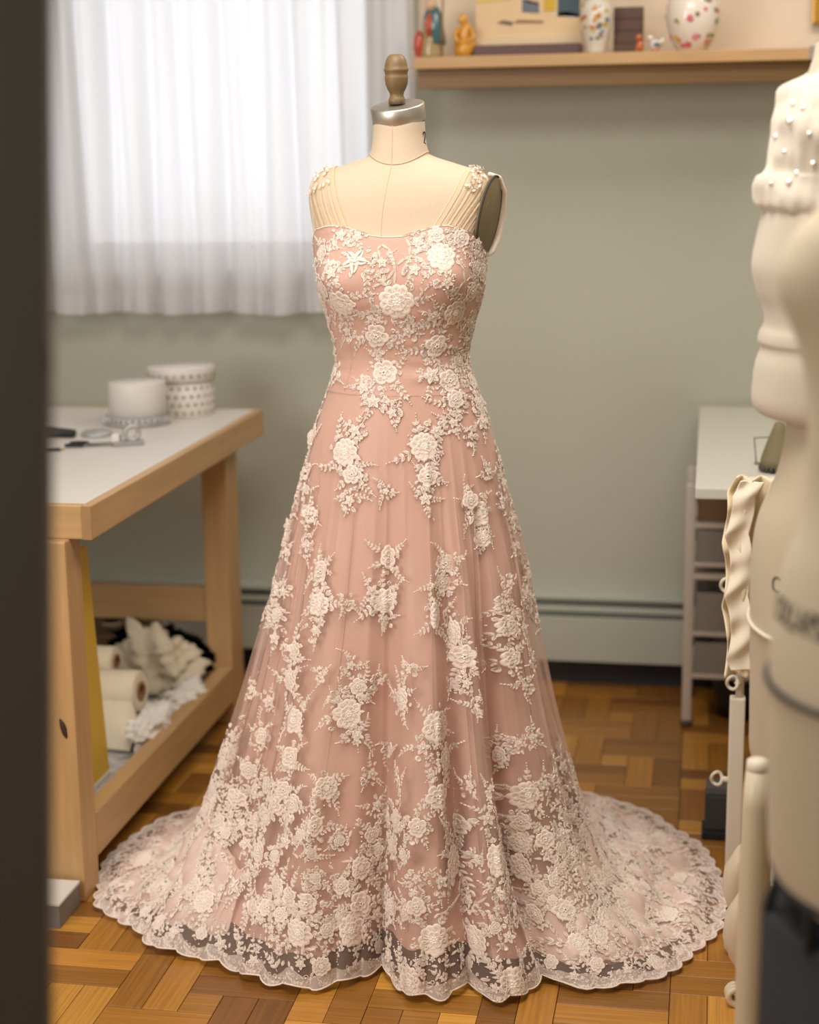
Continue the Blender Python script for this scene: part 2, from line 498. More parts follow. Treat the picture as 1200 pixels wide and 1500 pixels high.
# side profile: z, left half width, right half width, front depth, back depth
PR = np.array([(1.112, .140, .136, .1025, .098), (1.072, .154, .149, .109, .112), (1.033, .171, .165, .116, .122), (.98, .189, .179, .124, .135), (.926, .199, .189, .132, .15), (.818, .224, .211, .15, .18),
               (.763, .240, .225, .162, .20), (.694, .255, .238, .178, .225), (.625, .274, .248, .195, .25), (.555, .296, .263, .212, .28), (.484, .315, .275, .23, .31), (.413, .337, .290, .25, .345),
               (.341, .360, .308, .27, .38), (.27, .382, .324, .29, .42)])[::-1]
OUT = [(310, 1178), (240, 1195), (190, 1225), (150, 1260), (141, 1298), (134, 1325), (160, 1342), (195, 1362), (220, 1388), (290, 1404), (330, 1418), (395, 1443), (450, 1452), (510, 1440), (560, 1418), (600, 1462), (650, 1466), (690, 1440), (725, 1470), (758, 1466), (800, 1432), (850, 1450), (920, 1445),
       (990, 1425), (1020, 1395), (1060, 1360), (1066, 1300), (1050, 1265), (1030, 1235), (985, 1210), (960, 1190), (900, 1170), (840, 1155)]
pp = np.array([onz(x, y, .01)[:2] - O[:2] for x, y in OUT])
oa = np.arctan2(pp[:, 0], -pp[:, 1]); orr = np.hypot(pp[:, 0], pp[:, 1])
oa = np.concatenate([oa, R(np.array([172, 190, 208, 222])) if False else np.radians([172, 190, 208, 222])]); orr = np.concatenate([orr, [.75, .75, .74, .72]])
oa = (oa + math.pi) % (2 * math.pi) - math.pi
ix = np.argsort(oa); oa, orr = oa[ix], orr[ix]
aa = np.concatenate([oa - 2 * math.pi, oa, oa + 2 * math.pi]); rr3 = np.tile(orr, 3)
ROUT = np.interp(PHI, aa, rr3)


def cgauss(v, sig):
    k = np.exp(-.5 * (np.arange(-NI // 2, NI // 2) * (2 * math.pi / NI) / sig) ** 2); k /= k.sum()
    return np.real(np.fft.ifft(np.fft.fft(v) * np.fft.fft(np.fft.ifftshift(k))))


ROUT = cgauss(ROUT, .016)
RS = cgauss(ROUT, .22)
DEV = ROUT - RS
rg = np.random.RandomState(11)
PLE = np.zeros(NI)
for k in range(64):
    c, w_, am = rg.uniform(-math.pi, math.pi), rg.uniform(.010, .028), rg.uniform(.25, 1.0)
    d = (PHI - c + math.pi) % (2 * math.pi) - math.pi
    PLE += am * np.exp(-(d / w_) ** 2)
MID = sum(rg.uniform(.4, 1) * np.sin(n * PHI + rg.uniform(0, 6.28)) for n in (11, 13, 17, 19, 23)) / 3
MID2 = sum(rg.uniform(.4, 1) * np.sin(n * PHI + rg.uniform(0, 6.28)) for n in (7, 9, 12, 16)) / 3
WN = [(rg.randn(2) * 42, rg.uniform(0, 6.28)) for _ in range(16)]


def crinkle(x, y):
    return sum(np.sin(x * k[0] + y * k[1] + p) for k, p in WN) / 5


NV, NB = 120, 120    # rows of the hanging part and of the sweep on to the floor


def skirt(scale=1.0, pleat=1.0, fold=1.0, inset=0.0, scallop=0.0, rough=1.0, mid=MID):
    zs = np.linspace(1.112, .30, NV)
    pr = np.stack([np.interp(zs, PR[:, 0], PR[:, k]) for k in range(1, 5)], -1)
    for k in range(4): pr[:, k] = np.convolve(np.pad(pr[:, k], 6, 'reflect', reflect_type='odd'), np.ones(13) / 13, 'valid')
    s, c = np.sin(PHI)[None], np.cos(PHI)[None]
    A = np.where(s > 0, pr[:, 1:2], pr[:, 0:1]); D = np.where(c > 0, pr[:, 2:3], pr[:, 3:4])
    g = smooth01((1.0 - zs) / .85)[:, None]
    sc = 1 - (1 - scale) * g
    dirs = np.stack([np.sin(PHI), -np.cos(PHI)], -1)
    offs = fold * DEV[None] * (g ** 1.0) * 1.25 + pleat * .0085 * PLE[None] * smooth01((1.06 - zs) / .3)[:, None] + fold * .018 * mid[None] * g - .0 * g
    X = A * s * sc + offs * dirs[None, :, 0]; Y = -D * c * sc + offs * dirs[None, :, 1]
    P = np.stack([X, Y, np.broadcast_to(zs[:, None], X.shape)], -1)
    P0 = P[-1]; T = P[-1] - P[-9]; T /= np.linalg.norm(T, axis=1)[:, None]
    rout = ROUT - inset
    if scallop:
        arc = np.cumsum(np.hypot(np.gradient(rout), rout * 2 * math.pi / NI))
        n = round(arc[-1] / .052)
        rout = rout - scallop * (1 - np.abs(np.sin(math.pi * n * arc / arc[-1])) ** .7)
    P3 = np.stack([dirs[:, 0] * rout, dirs[:, 1] * rout, np.full(NI, .008)], -1)
    r0 = np.hypot(P0[:, 0], P0[:, 1]); L = rout - r0
    t = smooth01((L - .10) / .22)[:, None]
    P1 = P0 + T * (.13 + .04 * t)
    rad = np.stack([dirs[:, 0], dirs[:, 1], np.zeros(NI)], -1)
    P2a = P3 - rad * (.018) + (0, 0, .085)
    P2b = P3 - rad * (L.clip(0)[:, None] * .72) + (0, 0, .020)
    P2_ = P2a * (1 - t) + P2b * t
    q = (np.linspace(0, 1, NB + 1)[1:] ** .95)[:, None, None]
    B = P0 * (1 - q) ** 3 + 3 * P1 * q * (1 - q) ** 2 + 3 * P2_ * q * q * (1 - q) + P3 * q ** 3
    # crumpled tulle lying on the floor
    amp = rough * .011 * smooth01((.16 - B[..., 2]) / .12) * np.broadcast_to(t[None, :, 0], B.shape[:2]) * smooth01((1 - q[..., 0]) / .12)
    B[..., 2] += amp * (1.0 + crinkle(B[..., 0], B[..., 1])).clip(-.2, 3) + .0
    lift = .012 * (1 - t[None, :, 0]) * (1 + np.sin(PHI * 31 + 1.0))[None] * q[..., 0] ** 4 * .4
    B[..., 2] += lift
    B[..., 2] = B[..., 2].clip(.004)
    return np.concatenate([P, B], 0)


def arclen(P):
    return np.concatenate([np.zeros((1, P.shape[1])), np.cumsum(np.linalg.norm(np.diff(P, axis=0), axis=2), 0)], 0)


def normals(P):
    du = np.roll(P, -1, 1) - np.roll(P, 1, 1); dv = np.gradient(P, axis=0)
    n = np.cross(dv, du); n /= np.linalg.norm(n, axis=-1)[..., None].clip(1e-9)
    c = P.copy(); c[..., 2] = 0
    return n


TU = skirt(1.0, 1.0, 1.0, 0.0, .013)
j0 = int(np.argmax(TU[:, 0, 2] < 1.074))
hipu = np.empty((NI, 3))
for i_, p_a in enumerate(PHI):
    col_ = torso_point(np.linspace(12, 18, 300), np.full(300, p_a), .0087); hipu[i_] = col_[np.argmin(np.abs(col_[:, 2] - 1.0755))]
DLT = hipu - TU[j0]; DLT[:, 2] = 0
wj = np.concatenate([np.ones(j0), 1 - smooth01(np.arange(TU.shape[0] - j0) / 48)])[:, None, None]
TU = TU + DLT[None] * wj
TN = normals(TU)
if (TN[20, NI // 2] @ np.array([0, -1, 0])) < 0: TN = -TN
US = skirt(.955, .3, .85, .0, 0, .8, MID2)
US = US + DLT[None] * wj
UN = normals(US)
if (UN[20, NI // 2] @ np.array([0, -1, 0])) < 0: UN = -UN
ua = arclen(US); cutlen = .070 + .012 * np.sin(PHI * 5)
# re-parametrise the underskirt so that it ends short of the lace hem
NR = 150
USr = np.empty((NR, NI, 3))
for i in range(NI):
    t = np.linspace(0, ua[-1, i] - cutlen[i], NR)
    t = np.linspace(ua[max(0, j0 - 3), i], ua[-1, i] - cutlen[i], NR)
    for k in range(3): USr[:, i, k] = np.interp(t, ua[:, i], US[:, i, k] - UN[:, i, k] * (.0018 + .009 * smooth01((1.05 - US[:, i, 2]) / .5)))
USr[..., 2] = USr[..., 2].clip(.005)
from_arrays('satin_underskirt', USr[:, ::2].reshape(-1, 3) + O, gridfaces(NR, NI // 2), SATIN, gown)

# bodice: follows the torso from the sweetheart neckline to the hip
zt_px = [(460, 341), (470, 335), (485, 331), (500, 330), (515, 333), (530, 339), (548, 345), (568, 347), (588, 346), (605, 341), (622, 335), (638, 331), (652, 330), (668, 334), (682, 341), (692, 350), (708, 372)]
ta, tz = [], []
for x, y in zt_px[1:-2]:
    h = TORSO_BVH.ray_cast(Vector(CAM), Vector(ray(x, y)).normalized())
    if h[0] is not None:
        q = np.array(h[0]) - O; ta.append(math.atan2(q[0], -q[1])); tz.append(q[2])
ta = np.array(ta); tz = np.array(tz)
ta = np.concatenate([[-math.pi, -2.2, -1.75, -1.45], ta, [1.40, 1.75, 2.2, math.pi]]); tz = np.concatenate([[1.30, 1.31, 1.325, 1.345], tz, [1.335, 1.322, 1.31, 1.30]])
# outward polar angle of the torso differs from phi; invert numerically
fine = np.linspace(0, len(TR) - 1, 800)
NBOD = 90
BO = np.empty((NBOD, NI, 3))
for i, p in enumerate(PHI):
    col = torso_point(fine, np.full(800, p), .0075)
    pol = np.arctan2(col[:, 0], -col[:, 1])
    ztop = np.interp(pol, ta, tz)
    ok = np.where((col[:, 2] < ztop) & (fine > 6))[0]
    k0 = ok[0]; k1 = np.where(col[:, 2] < 1.075)[0]; k1 = k1[k1 > k0][0]
    t = np.linspace(k0, k1, NBOD)
    for k in range(3): BO[:, i, k] = np.interp(t, np.arange(800), col[:, k])
# soft satin pulls at the waist
BNm = normals(BO)
if (BNm[40, NI // 2] @ np.array([0, -1, 0])) < 0: BNm = -BNm
wr = np.zeros(BO.shape[:2])
for k in range(16):
    c, zc, sl = rg.uniform(-1.4, 1.4), rg.uniform(1.09, 1.25), rg.uniform(-.35, .35)
    dd = (BO[..., 2] - zc - sl * .14 * (PHI[None] - c)) / .009
    wr += .0016 * np.exp(-dd ** 2) * np.exp(-((PHI[None] - c) / .35) ** 2)
BO += BNm * wr[..., None]
tp_ = np.linspace(1, 0, 12)[:, None, None]; BO[-12:] -= BNm[-12:] * (1 - tp_) * .0006
inner = BO[:1] - BNm[:1] * .006
bod = from_arrays('bodice', np.concatenate([inner, BO], 0).reshape(-1, 3) + O, gridfaces(NBOD + 1, NI), SATIN, gown)
# princess seams and neckline cord
for p in (-.72, .62):
    sm = MB(); i = int((p + math.pi) / (2 * math.pi) * NI)
    sm.tube([BO[j, i + int(18 * math.sin(j / 30))] + O + BNm[j, i] * .0004 for j in range(2, NBOD, 2)], .0008, 5)
    sm.build('princess_seam', SATIN, bod, True)
sm = MB(); sm.tube([BO[0, i] + O for i in list(range(0, NI, 6)) + [0]], .0013, 6, False); sm.build('neckline_piping', LACE, bod, True)

# outer surface that carries the lace: bodice rows then tulle rows below them
j0 = int(np.argmax(TU[:, 0, 2] < 1.074))
blend = np.concatenate([BO, TU[j0:]], 0)
OUTP = blend; OUTN = np.concatenate([BNm, TN[j0:]], 0)
tulle = from_arrays('tulle_overlay', np.concatenate([BO[2:] + BNm[2:] * .0012, TU[j0:]], 0).reshape(-1, 3) + O, gridfaces(NBOD - 2 + TU.shape[0] - j0, NI), TULLE, gown)
OUTS = arclen(OUTP); NRW = OUTP.shape[0]
REFJ = NBOD
OUTS = OUTS - OUTS[REFJ:REFJ + 1]          # arc length measured from the hip line, positive downwards
RL = np.linalg.norm(np.roll(OUTP, -1, 1) - np.roll(OUTP, 1, 1), axis=2) / (4 * math.pi / NI)   # metres per radian
OBVH = BVHTree.FromPolygons([Vector(v) for v in (OUTP.reshape(-1, 3) + O)], gridfaces(NRW, NI).tolist())


def pick(x, y):
    h = OBVH.ray_cast(Vector(CAM), Vector(ray(x, y)).normalized())
    if h[0] is None: return None
    f = h[2]; return f % NI, f // NI


def surf(phi, s, h):
    """points on the outer surface for angle phi, arc length s, height h above the cloth"""
    x = (phi + math.pi) / (2 * math.pi) * NI; i0 = np.floor(x).astype(int); fx = (x - i0)[:, None]
    i0 %= NI; i1 = (i0 + 1) % NI
    def one(i):
        S_ = OUTS[:, i]                       # rows x n
        j = (S_ < s[None]).sum(0).clip(1, NRW - 1)
        n = np.arange(len(s))
        a, b = S_[j - 1, n], S_[j, n]; t = ((s - a) / (b - a).clip(1e-6))[:, None].clip(-.5, 1.02)
        return OUTP[j - 1, i] * (1 - t) + OUTP[j, i] * t, OUTN[j - 1, i] * (1 - t) + OUTN[j, i] * t
    Pa, Na = one(i0); Pb, Nb_ = one(i1)
    P = Pa * (1 - fx) + Pb * fx; N = Na * (1 - fx) + Nb_ * fx
    N /= np.linalg.norm(N, axis=1)[:, None].clip(1e-9)
    return P + N * h[:, None]


# -- lace templates in the plane: arrays of (x, y, h) and triangles
def leaf_t(l=1.0, w=.50):
    """pointed leaf along +y with a raised corded rim and a mid vein"""
    t = np.array([0, .16, .38, .62, .84, 1.0]); wid = w * np.array([.02, .30, .46, .42, .22, .0])
    V = []
    for k in range(6): V.append((0, t[k] * l, .10 if 0 < k < 5 else .06))
    for sg in (-1, 1):
        for k in range(1, 5): V.append((sg * wid[k] * .62 * l, t[k] * l, .02)); V.append((sg * wid[k] * l, t[k] * l, .13)); V.append((sg * wid[k] * 1.12 * l, t[k] * l, -.02))
    F = []
    def id_(sg, k, q): return 6 + (0 if sg < 0 else 12) + (k - 1) * 3 + q
    for sg in (-1, 1):
        for k in range(1, 4):
            F += [(k, k + 1, id_(sg, k + 1, 0), id_(sg, k, 0))]
            for q in (0, 1): F.append((id_(sg, k, q), id_(sg, k + 1, q), id_(sg, k + 1, q + 1), id_(sg, k, q + 1)))
        F.append((0, 1, id_(sg, 1, 0), id_(sg, 1, 1))); F.append((5, id_(sg, 4, 1), id_(sg, 4, 0), 4))
    tri = []
    for f in F: tri.append((f[0], f[1], f[2])); tri.append((f[0], f[2], f[3]))
    return np.array(V, float), np.array(tri)


def merge(parts):
    V, F, n = [], [], 0
    for v, f in parts: V.append(v); F.append(f + n); n += len(v)
    return np.concatenate(V), np.concatenate(F)


def xf(t, sx, sy, sh, rot, x, y, h=0):
    v, f = t; c, s = math.cos(rot), math.sin(rot)
    a, b = v[:, 0] * sx, v[:, 1] * sy
    return np.stack([a * c - b * s + x, a * s + b * c + y, v[:, 2] * sh + h], -1), f


LEAF = leaf_t()
def dot_t(r=1.0, n=6):
    V = [(0, 0, r * 1.0)] + [(r * .75 * math.cos(2 * math.pi * k / n), r * .75 * math.sin(2 * math.pi * k / n), r * .72) for k in range(n)] + [(r * math.cos(2 * math.pi * k / n), r * math.sin(2 * math.pi * k / n), -.2 * r) for k in range(n)]
    F = []
    for k in range(n):
        a, b = 1 + k, 1 + (k + 1) % n; F.append((0, a, b)); F.append((a, a + n, b + n)); F.append((a, b + n, b))
    return np.array(V), np.array(F)


DOT = dot_t()


def ring_t(r=1.0, w=.2, n=12, h=.12):
    V = []
    for k in range(n):
        a = 2 * math.pi * k / n
        for q, hh in ((r - w, -.02), (r, h), (r + w, -.02)): V.append((q * math.cos(a), q * math.sin(a), hh))
    F = []
    for k in range(n):
        k2 = (k + 1) % n
        for q in (0, 1): a, b, c, d = k * 3 + q, k2 * 3 + q, k2 * 3 + q + 1, k * 3 + q + 1; F += [(a, b, c), (a, c, d)]
    return np.array(V), np.array(F)


RING = ring_t()


def petal_t(w=.5):
    """rounded petal along +y: raised cord outline, sunken net fill, two thread veins. faces after the cord are the fill"""
    n = 9; V = []; F = []
    for k in range(n):
        a = math.pi * (k / (n - 1) - .5) * 1.3
        x, y = w * math.sin(a) * .95, .52 + .48 * math.cos(a)
        x, y = x * (.25 + .75 * min(1, y * 1.5)), max(y, .06)
        V += [(x * .74, .16 + (y - .16) * .80, .03), (x * .92, .05 + (y - .05) * .95, .30), (x * 1.1, .03 + (y - .03) * 1.06, .0)]
    for k in range(n - 1):
        a = 3 * k; b = a + 3
        for q in (0, 1): F += [(a + q, b + q, b + q + 1), (a + q, b + q + 1, a + q + 1)]
    for sx in (-.10, .10):
        n0 = len(V); V += [(sx * w - .035, .12, .03), (sx * w, .12, .20), (sx * w + .035, .12, .03), (sx * w * 3 - .035, .72, .03), (sx * w * 3, .72, .20), (sx * w * 3 + .035, .72, .03)]
        for q in (0, 1): F += [(n0 + q, n0 + 3 + q, n0 + 4 + q), (n0 + q, n0 + 4 + q, n0 + 1 + q)]
    nc = len(F); c = len(V); V.append((0, .4, .05))
    for k in range(n - 1): F.append((c, 3 * k + 3, 3 * k))
    return np.array(V), np.array(F)


PETAL = petal_t(.46); PETALN = petal_t(.32)


def flower_t(kind, rs):
    """unit radius flower: returns lace part and bead part"""
    P = []; B = []
    if kind == 0:        # big daisy-rose: 11 outer narrow petals, 6 inner
        n = 11
        for k in range(n): P.append(xf(PETALN, rs.uniform(.95, 1.15), rs.uniform(.92, 1.04), .62, 2 * math.pi * k / n + rs.uniform(-.08, .08), 0, 0, .02 + .03 * (k % 2)))
        for k in range(7): P.append(xf(PETAL, .58, .56, .55, 2 * math.pi * k / 7 + .3 + rs.uniform(-.1, .1), 0, 0, .12 + .03 * (k % 2)))
        P.append(xf(RING, .24, .24, .8, 0, 0, 0, .2))
        for k in range(7): a = 2 * math.pi * k / 7; B.append(xf(DOT, .085, .085, .085, 0, .17 * math.cos(a), .17 * math.sin(a), .24))
        B.append(xf(DOT, .10, .10, .10, 0, 0, 0, .25))
    elif kind == 1:      # rose, six broad overlapping petals
        for k in range(6): P.append(xf(PETAL, rs.uniform(.95, 1.1), rs.uniform(.9, 1.05), .6, 2 * math.pi * k / 6 + rs.uniform(-.1, .1), 0, 0, .02 + .05 * (k % 2)))
        for k in range(5): P.append(xf(PETAL, .6, .58, .5, 2 * math.pi * k / 5 + .5, 0, 0, .16 + .03 * (k % 2)))
        for k in range(5): a = 2 * math.pi * k / 5; B.append(xf(DOT, .10, .10, .10, 0, .15 * math.cos(a), .15 * math.sin(a), .28))
    else:                # five-petal star with pointed petals
        for k in range(5): P.append(xf(LEAF, 1.15, 1.0, 1.3, 2 * math.pi * k / 5 + rs.uniform(-.1, .1), 0, 0, .03))
        for k in range(5): P.append(xf(PETAL, .42, .45, .5, 2 * math.pi * k / 5 + .6, 0, 0, .10))
        for k in range(3): a = 2 * math.pi * k / 3; B.append(xf(DOT, .12, .12, .12, 0, .1 * math.cos(a), .1 * math.sin(a), .24))
    return merge(P), merge(B)


rs = np.random.RandomState(3)
FT = {k: [flower_t(k, rs) for _ in range(3)] for k in range(3)}
FMESH = {}


def flower_mesh(k, q):
    if (k, q) not in FMESH:
        (v, f), (bv, bf) = FT[k][q]
        fill = np.ptp(np.stack([v[f[:, t], 2] for t in range(3)]), axis=0) < .021
        me = bpy.data.meshes.new('lace_flower'); me.from_pydata(np.concatenate([v, bv]).tolist(), [], np.concatenate([f, bf + len(v)]).tolist())
        me.materials.append(LACE); me.materials.append(BEAD); me.materials.append(NET)
        mi = np.zeros(len(me.polygons), np.int32); mi[:len(f)][fill] = 2; mi[len(f):] = 1; me.polygons.foreach_set('material_index', mi)
        me.polygons.foreach_set('use_smooth', np.ones(len(me.polygons), bool)); me.update()
        FMESH[(k, q)] = me
    return FMESH[(k, q)]


# -- collected lace work: (template, sx, sy, sh, rot, centre phi, centre s, dx, dy, h)
STUFF = []; BEADS = []; FLOWERS = []
def put(lst, t, phi, s, rl, sx, sy, sh, rot, dx, dy, h):
    lst.append((t, phi, s, rl, sx, sy, sh, rot, dx, dy, h))


def sprig(phi, s, rl, x, y, ang, length, n, size, curl, dotn=3):
    """leafy stem starting at (x, y), heading ang (0 = up the dress), n leaf pairs"""
    st = length / (n + 1); a = ang
    for k in range(n):
        x2, y2 = x - math.sin(a) * st, y + math.cos(a) * st
        put(STUFF, LEAF, phi, s, rl, size * .22, st * 1.15, .004, a, x, y, .0006)
        f = size * (1 - .45 * k / n)
        for sg in (-1, 1):
            put(STUFF, LEAF, phi, s, rl, f * rs.uniform(.85, 1.1), f * rs.uniform(.9, 1.15), .007, a + sg * rs.uniform(.65, .95), x2, y2, .001)
        x, y = x2, y2; a += curl
    put(STUFF, LEAF, phi, s, rl, size * .7, size * .8, .011, a, x, y, .001)
    for k in range(dotn):
        x, y = x - math.sin(a) * size * (.75 if k == 0 else .38), y + math.cos(a) * size * (.75 if k == 0 else .38)
        put(STUFF, DOT, phi, s, rl, .0016, .0016, .0016, 0, x, y, .0004)


def motif(i, j, r, kind, sprigs=3, dens=1.0):
    phi = PHI[i]; s = OUTS[j, i]; rl = float(RL[max(0, j - 1):j + 2, max(0, i - 4):i + 5].mean())
    FLOWERS.append((i, j, r, kind, phi, s))
    base = rs.uniform(0, 6.28)
    for k in range(sprigs):
        a = base + 2 * math.pi * k / sprigs + rs.uniform(-.4, .4)
        n = rs.randint(2, 5)
        sz = min(.0135, max(.0088, r * .55)) * rs.uniform(.85, 1.1)
        sprig(phi, s, rl, -math.sin(a) * r * .7, math.cos(a) * r * .7, a, r * .5 + n * sz * .75, n, sz, rs.uniform(-.28, .28))
    for k in range(3 if kind < 2 else 1):
        a = rs.uniform(0, 6.28); d = r * rs.uniform(1.05, 1.5); put(STUFF, FT[2][rs.randint(3)][0], phi, s, rl, .0062, .0062, .005, a, -d * math.sin(a), d * math.cos(a), .001)
    for k in range(rs.randint(9, 15)):
        a = rs.uniform(0, 6.28); d = r * rs.uniform(.75, 1.25); z_ = rs.uniform(.008, .0125)
        put(STUFF, LEAF if rs.rand() < .6 else PETAL, phi, s, rl, z_, z_, .0065, a + rs.uniform(-.5, .5), -d * math.sin(a), d * math.cos(a), .001)
    for k in range(int(3 * dens)):
        a = rs.uniform(0, 6.28); d = r * rs.uniform(1.0, 1.5)
        put(BEADS, DOT, phi, s, rl, .0016, .0016, .0016, 0, d * math.cos(a), d * math.sin(a), .001)


PXM = .00127
HAND = '''583 444 25 0;520 383 20 2;500 445 21 0;648 378 21 0;667 460 20 0;552 494 18 1;640 508 17 1;563 548 18 1;532 570 11 2;632 550 14 2;660 560 17 1;668 588 14 1;545 468 9 2;598 488 10 2;635 464 12 2;510 486 9 2
548 590 12 2;575 606 9 2;690 430 15 1;706 400 14 1;692 490 14 2;480 470 14 1;475 425 14 1;472 372 13 1;500 346 10 2;640 345 12 1;676 352 13 1;612 355 10 2;525 348 9 2;487 545 11 2;472 560 14 1;460 600 14 1;456 645 13 1;692 560 14 1;702 596 12 1;608 395 10 2;560 385 9 2;685 525 12 2;490 510 11 2;655 415 10 2;700 460 13 1;486 400 11 2;664 620 9 2;690 640 7 2
505 662 21 0;516 698 15 1;520 632 11 2;513 735 10 2;622 655 21 0;628 698 15 1;640 634 11 2;624 735 11 2;566 720 6 2;440 690 13 1;446 720 12 2;450 757 15 1;702 757 19 0;690 735 13 1;708 792 13 1;738 650 12 1;742 690 9 2;570 820 17 1;563 884 19 0;545 868 11 2;565 912 8 2;470 838 17 1;470 888 18 0;462 928 10 2;654 830 14 1;648 856 14 1;638 902 20 0;668 928 19 0;682 965 17 1;684 1002 9 2;744 918 17 0;750 965 15 1;740 885 9 2
432 955 15 1;425 1000 17 0;430 1058 19 0;428 1110 17 1;402 940 12 2;512 1048 22 0;526 1008 13 1;524 1082 10 2;590 1028 17 0;642 1068 23 0;652 1112 19 0;620 1098 12 2;642 1168 19 1;545 1138 11 2;552 1185 10 2;736 1108 14 1;775 1165 21 0;765 1205 15 1;545 1225 13 1;480 1158 18 0;462 1212 16 1;664 1262 25 0;728 1262 24 0;768 1272 22 0;612 1216 14 1;670 1208 16 1;690 1155 12 2;500 1298 13 1;530 1325 19 1;514 1364 23 0;436 1368 20 0;450 1325 16 1;636 1378 23 0;700 1380 22 0;600 1440 24 0;752 1442 25 0;800 1232 15 1;830 1335 17 1;850 1385 18 0;560 1270 12 2;585 1150 11 2;575 1330 14 1;380 1250 16 1;400 1180 15 1;405 1300 17 0;370 1330 15 1;715 1200 12 2;815 1290 13 1;785 1340 16 0;690 1320 12 2;610 1330 14 1;420 1235 12 2
515 975 8 2;558 1003 7 2;600 985 6 2;495 1030 9 2;770 1010 8 2;782 1085 10 2;800 1150 10 2;760 1090 9 2;748 860 9 2;755 800 8 2;415 870 10 2;405 905 12 1;420 810 8 2;395 1030 12 2;385 1080 14 1;365 1130 14 1;370 1010 9 2;345 1170 15 1;355 1210 13 2;470 990 6 2;660 1010 6 2;570 1100 6 2;700 1040 6 2;720 1160 7 2;510 885 6 2;452 800 12 2;715 690 7 2'''
for row in HAND.replace('\n', ';').split(';'):
    x, y, r, k = [int(v) for v in row.split()]
    h = pick(x, y)
    if h is None: continue
    motif(h[0], h[1], r * PXM, k, 4 if k < 2 else 3)
# fill: sides and back of the bodice, lower skirt and the train, by arc length from the hem
TOTS = OUTS[-1]
taken = [(PHI[f[0]], f[5], f[2]) for f in FLOWERS]


def clear(phi, s, rl, r):
    for p, q, rr_ in taken:
        d = (phi - p + math.pi) % (2 * math.pi) - math.pi
        if (d * rl) ** 2 + (s - q) ** 2 < (.95 * (r + rr_)) ** 2: return False
    return True


def scatter(n, smin, smax, rmin, rmax, pfun, fromhem=True, sp=3):
    for _ in range(n):
        i = rs.randint(NI); phi = PHI[i]
        d = rs.uniform(smin, smax); s = TOTS[i] - d if fromhem else d
        if rs.rand() > pfun(phi, d): continue
        j = int(np.searchsorted(OUTS[:, i], s)); j = min(max(j, 1), NRW - 2)
        r = rs.uniform(rmin, rmax); rl = float(RL[j, max(0, i - 4):i + 5].mean())
        if not clear(phi, s, rl, r): continue
        taken.append((phi, s, r))
        motif(i, j, r, 0 if r > .021 else rs.choice([1, 2]), sp)


side = lambda phi: 1.0 if 1.1 < abs(phi) < 2.6 else (.5 if abs(phi) > 2.6 else 0.0)
scatter(500, -.30, .0, .010, .018, lambda p, d: side(p), False)
scatter(260, .0, .55, .011, .019, lambda p, d: (1.0 if 1.15 < abs(p) < 1.8 else .25 * side(p)), False)
scatter(520, .10, .36, .014, .024, lambda p, d: (.9 if abs(p) > .85 else .35))
scatter(700, .10, .30, .010, .016, lambda p, d: (.9 if abs(p) > .8 else .45), True, 2)
scatter(1500, .08, .50, .009, .018, lambda p, d: (1.0 if abs(p) > 1.15 else .0), True, 2)

# -- scalloped lace border along the hem
ds = np.linalg.norm(np.diff(np.concatenate([OUTP[-1], OUTP[-1, :1]]), axis=0), axis=1); arc = np.concatenate([[0], np.cumsum(ds)]); per = arc[-1]
npat = round(np.sum(np.hypot(np.gradient(ROUT), ROUT * 2 * math.pi / NI)) / .052)
for k in range(npat):
    a = (k + .5) / npat * per
    i = int(np.searchsorted(arc, a)) % NI; phi = PHI[i]; rl = float(RL[-3, i]); w = per / npat
    s = TOTS[i]
    rl = max(rl, .30)
    # fan along the scallop edge
    for q in range(7):
        t = (q - 3) / 3.2; put(STUFF, LEAF, phi, s, rl, .0075, .013, .010, math.pi - t * 1.0, t * w * .5, .014 + .004 * t * t, .0008)
    for q in range(5):
        t = (q - 2) / 2; put(STUFF, RING, phi, s, rl, .0032, .0032, .006, 0, t * w * .42, .019 + .003 * t * t, .0008)
    put(STUFF, LEAF, phi, s, rl, .02, w * .55, .008, R(90), w * .26, .0045, .0006); put(STUFF, LEAF, phi, s, rl, .02, w * .55, .008, R(-90), -w * .26, .0045, .0006)
    if k % 2 == 0:
        if rs.rand() < .72: FLOWERS.append((i, NRW - 14, rs.uniform(.011, .0185), rs.choice([0, 1]), phi + rs.uniform(-.025, .025), s - rs.uniform(.030, .052)))
        else: sprig(phi, s, rl, .004, .026, rs.uniform(-.9, .9), .045, 4, .0125, .2)
        sprig(phi, s, rl, 0, .05, rs.uniform(-.5, .5), .03, 3, .011, .15)
    else:
        FLOWERS.append((i, NRW - 10, rs.uniform(.009, .014), 2, phi + rs.uniform(-.02, .02), s - rs.uniform(.024, .045)))
        for sg in (-1, 1): sprig(phi, s, rl, sg * .006, .036, sg * .7, .036, 3, .010, -sg * .22)
    for q in range(12): put(STUFF, LEAF, phi, s, rl, .007, .008, .006, rs.uniform(0, 6.28), rs.uniform(-.5, .5) * w, rs.uniform(.005, .024), .0010)
    for q in range(6): put(STUFF, LEAF, phi, s, rl, .011, .012, .010, rs.uniform(0, 6.28), rs.uniform(-.5, .5) * w, rs.uniform(.024, .075), .0008)
    for q in range(3): put(BEADS, DOT, phi, s, rl, .0017, .0017, .0017, 0, rs.uniform(-.5, .5) * w, rs.uniform(.01, .08), .001)
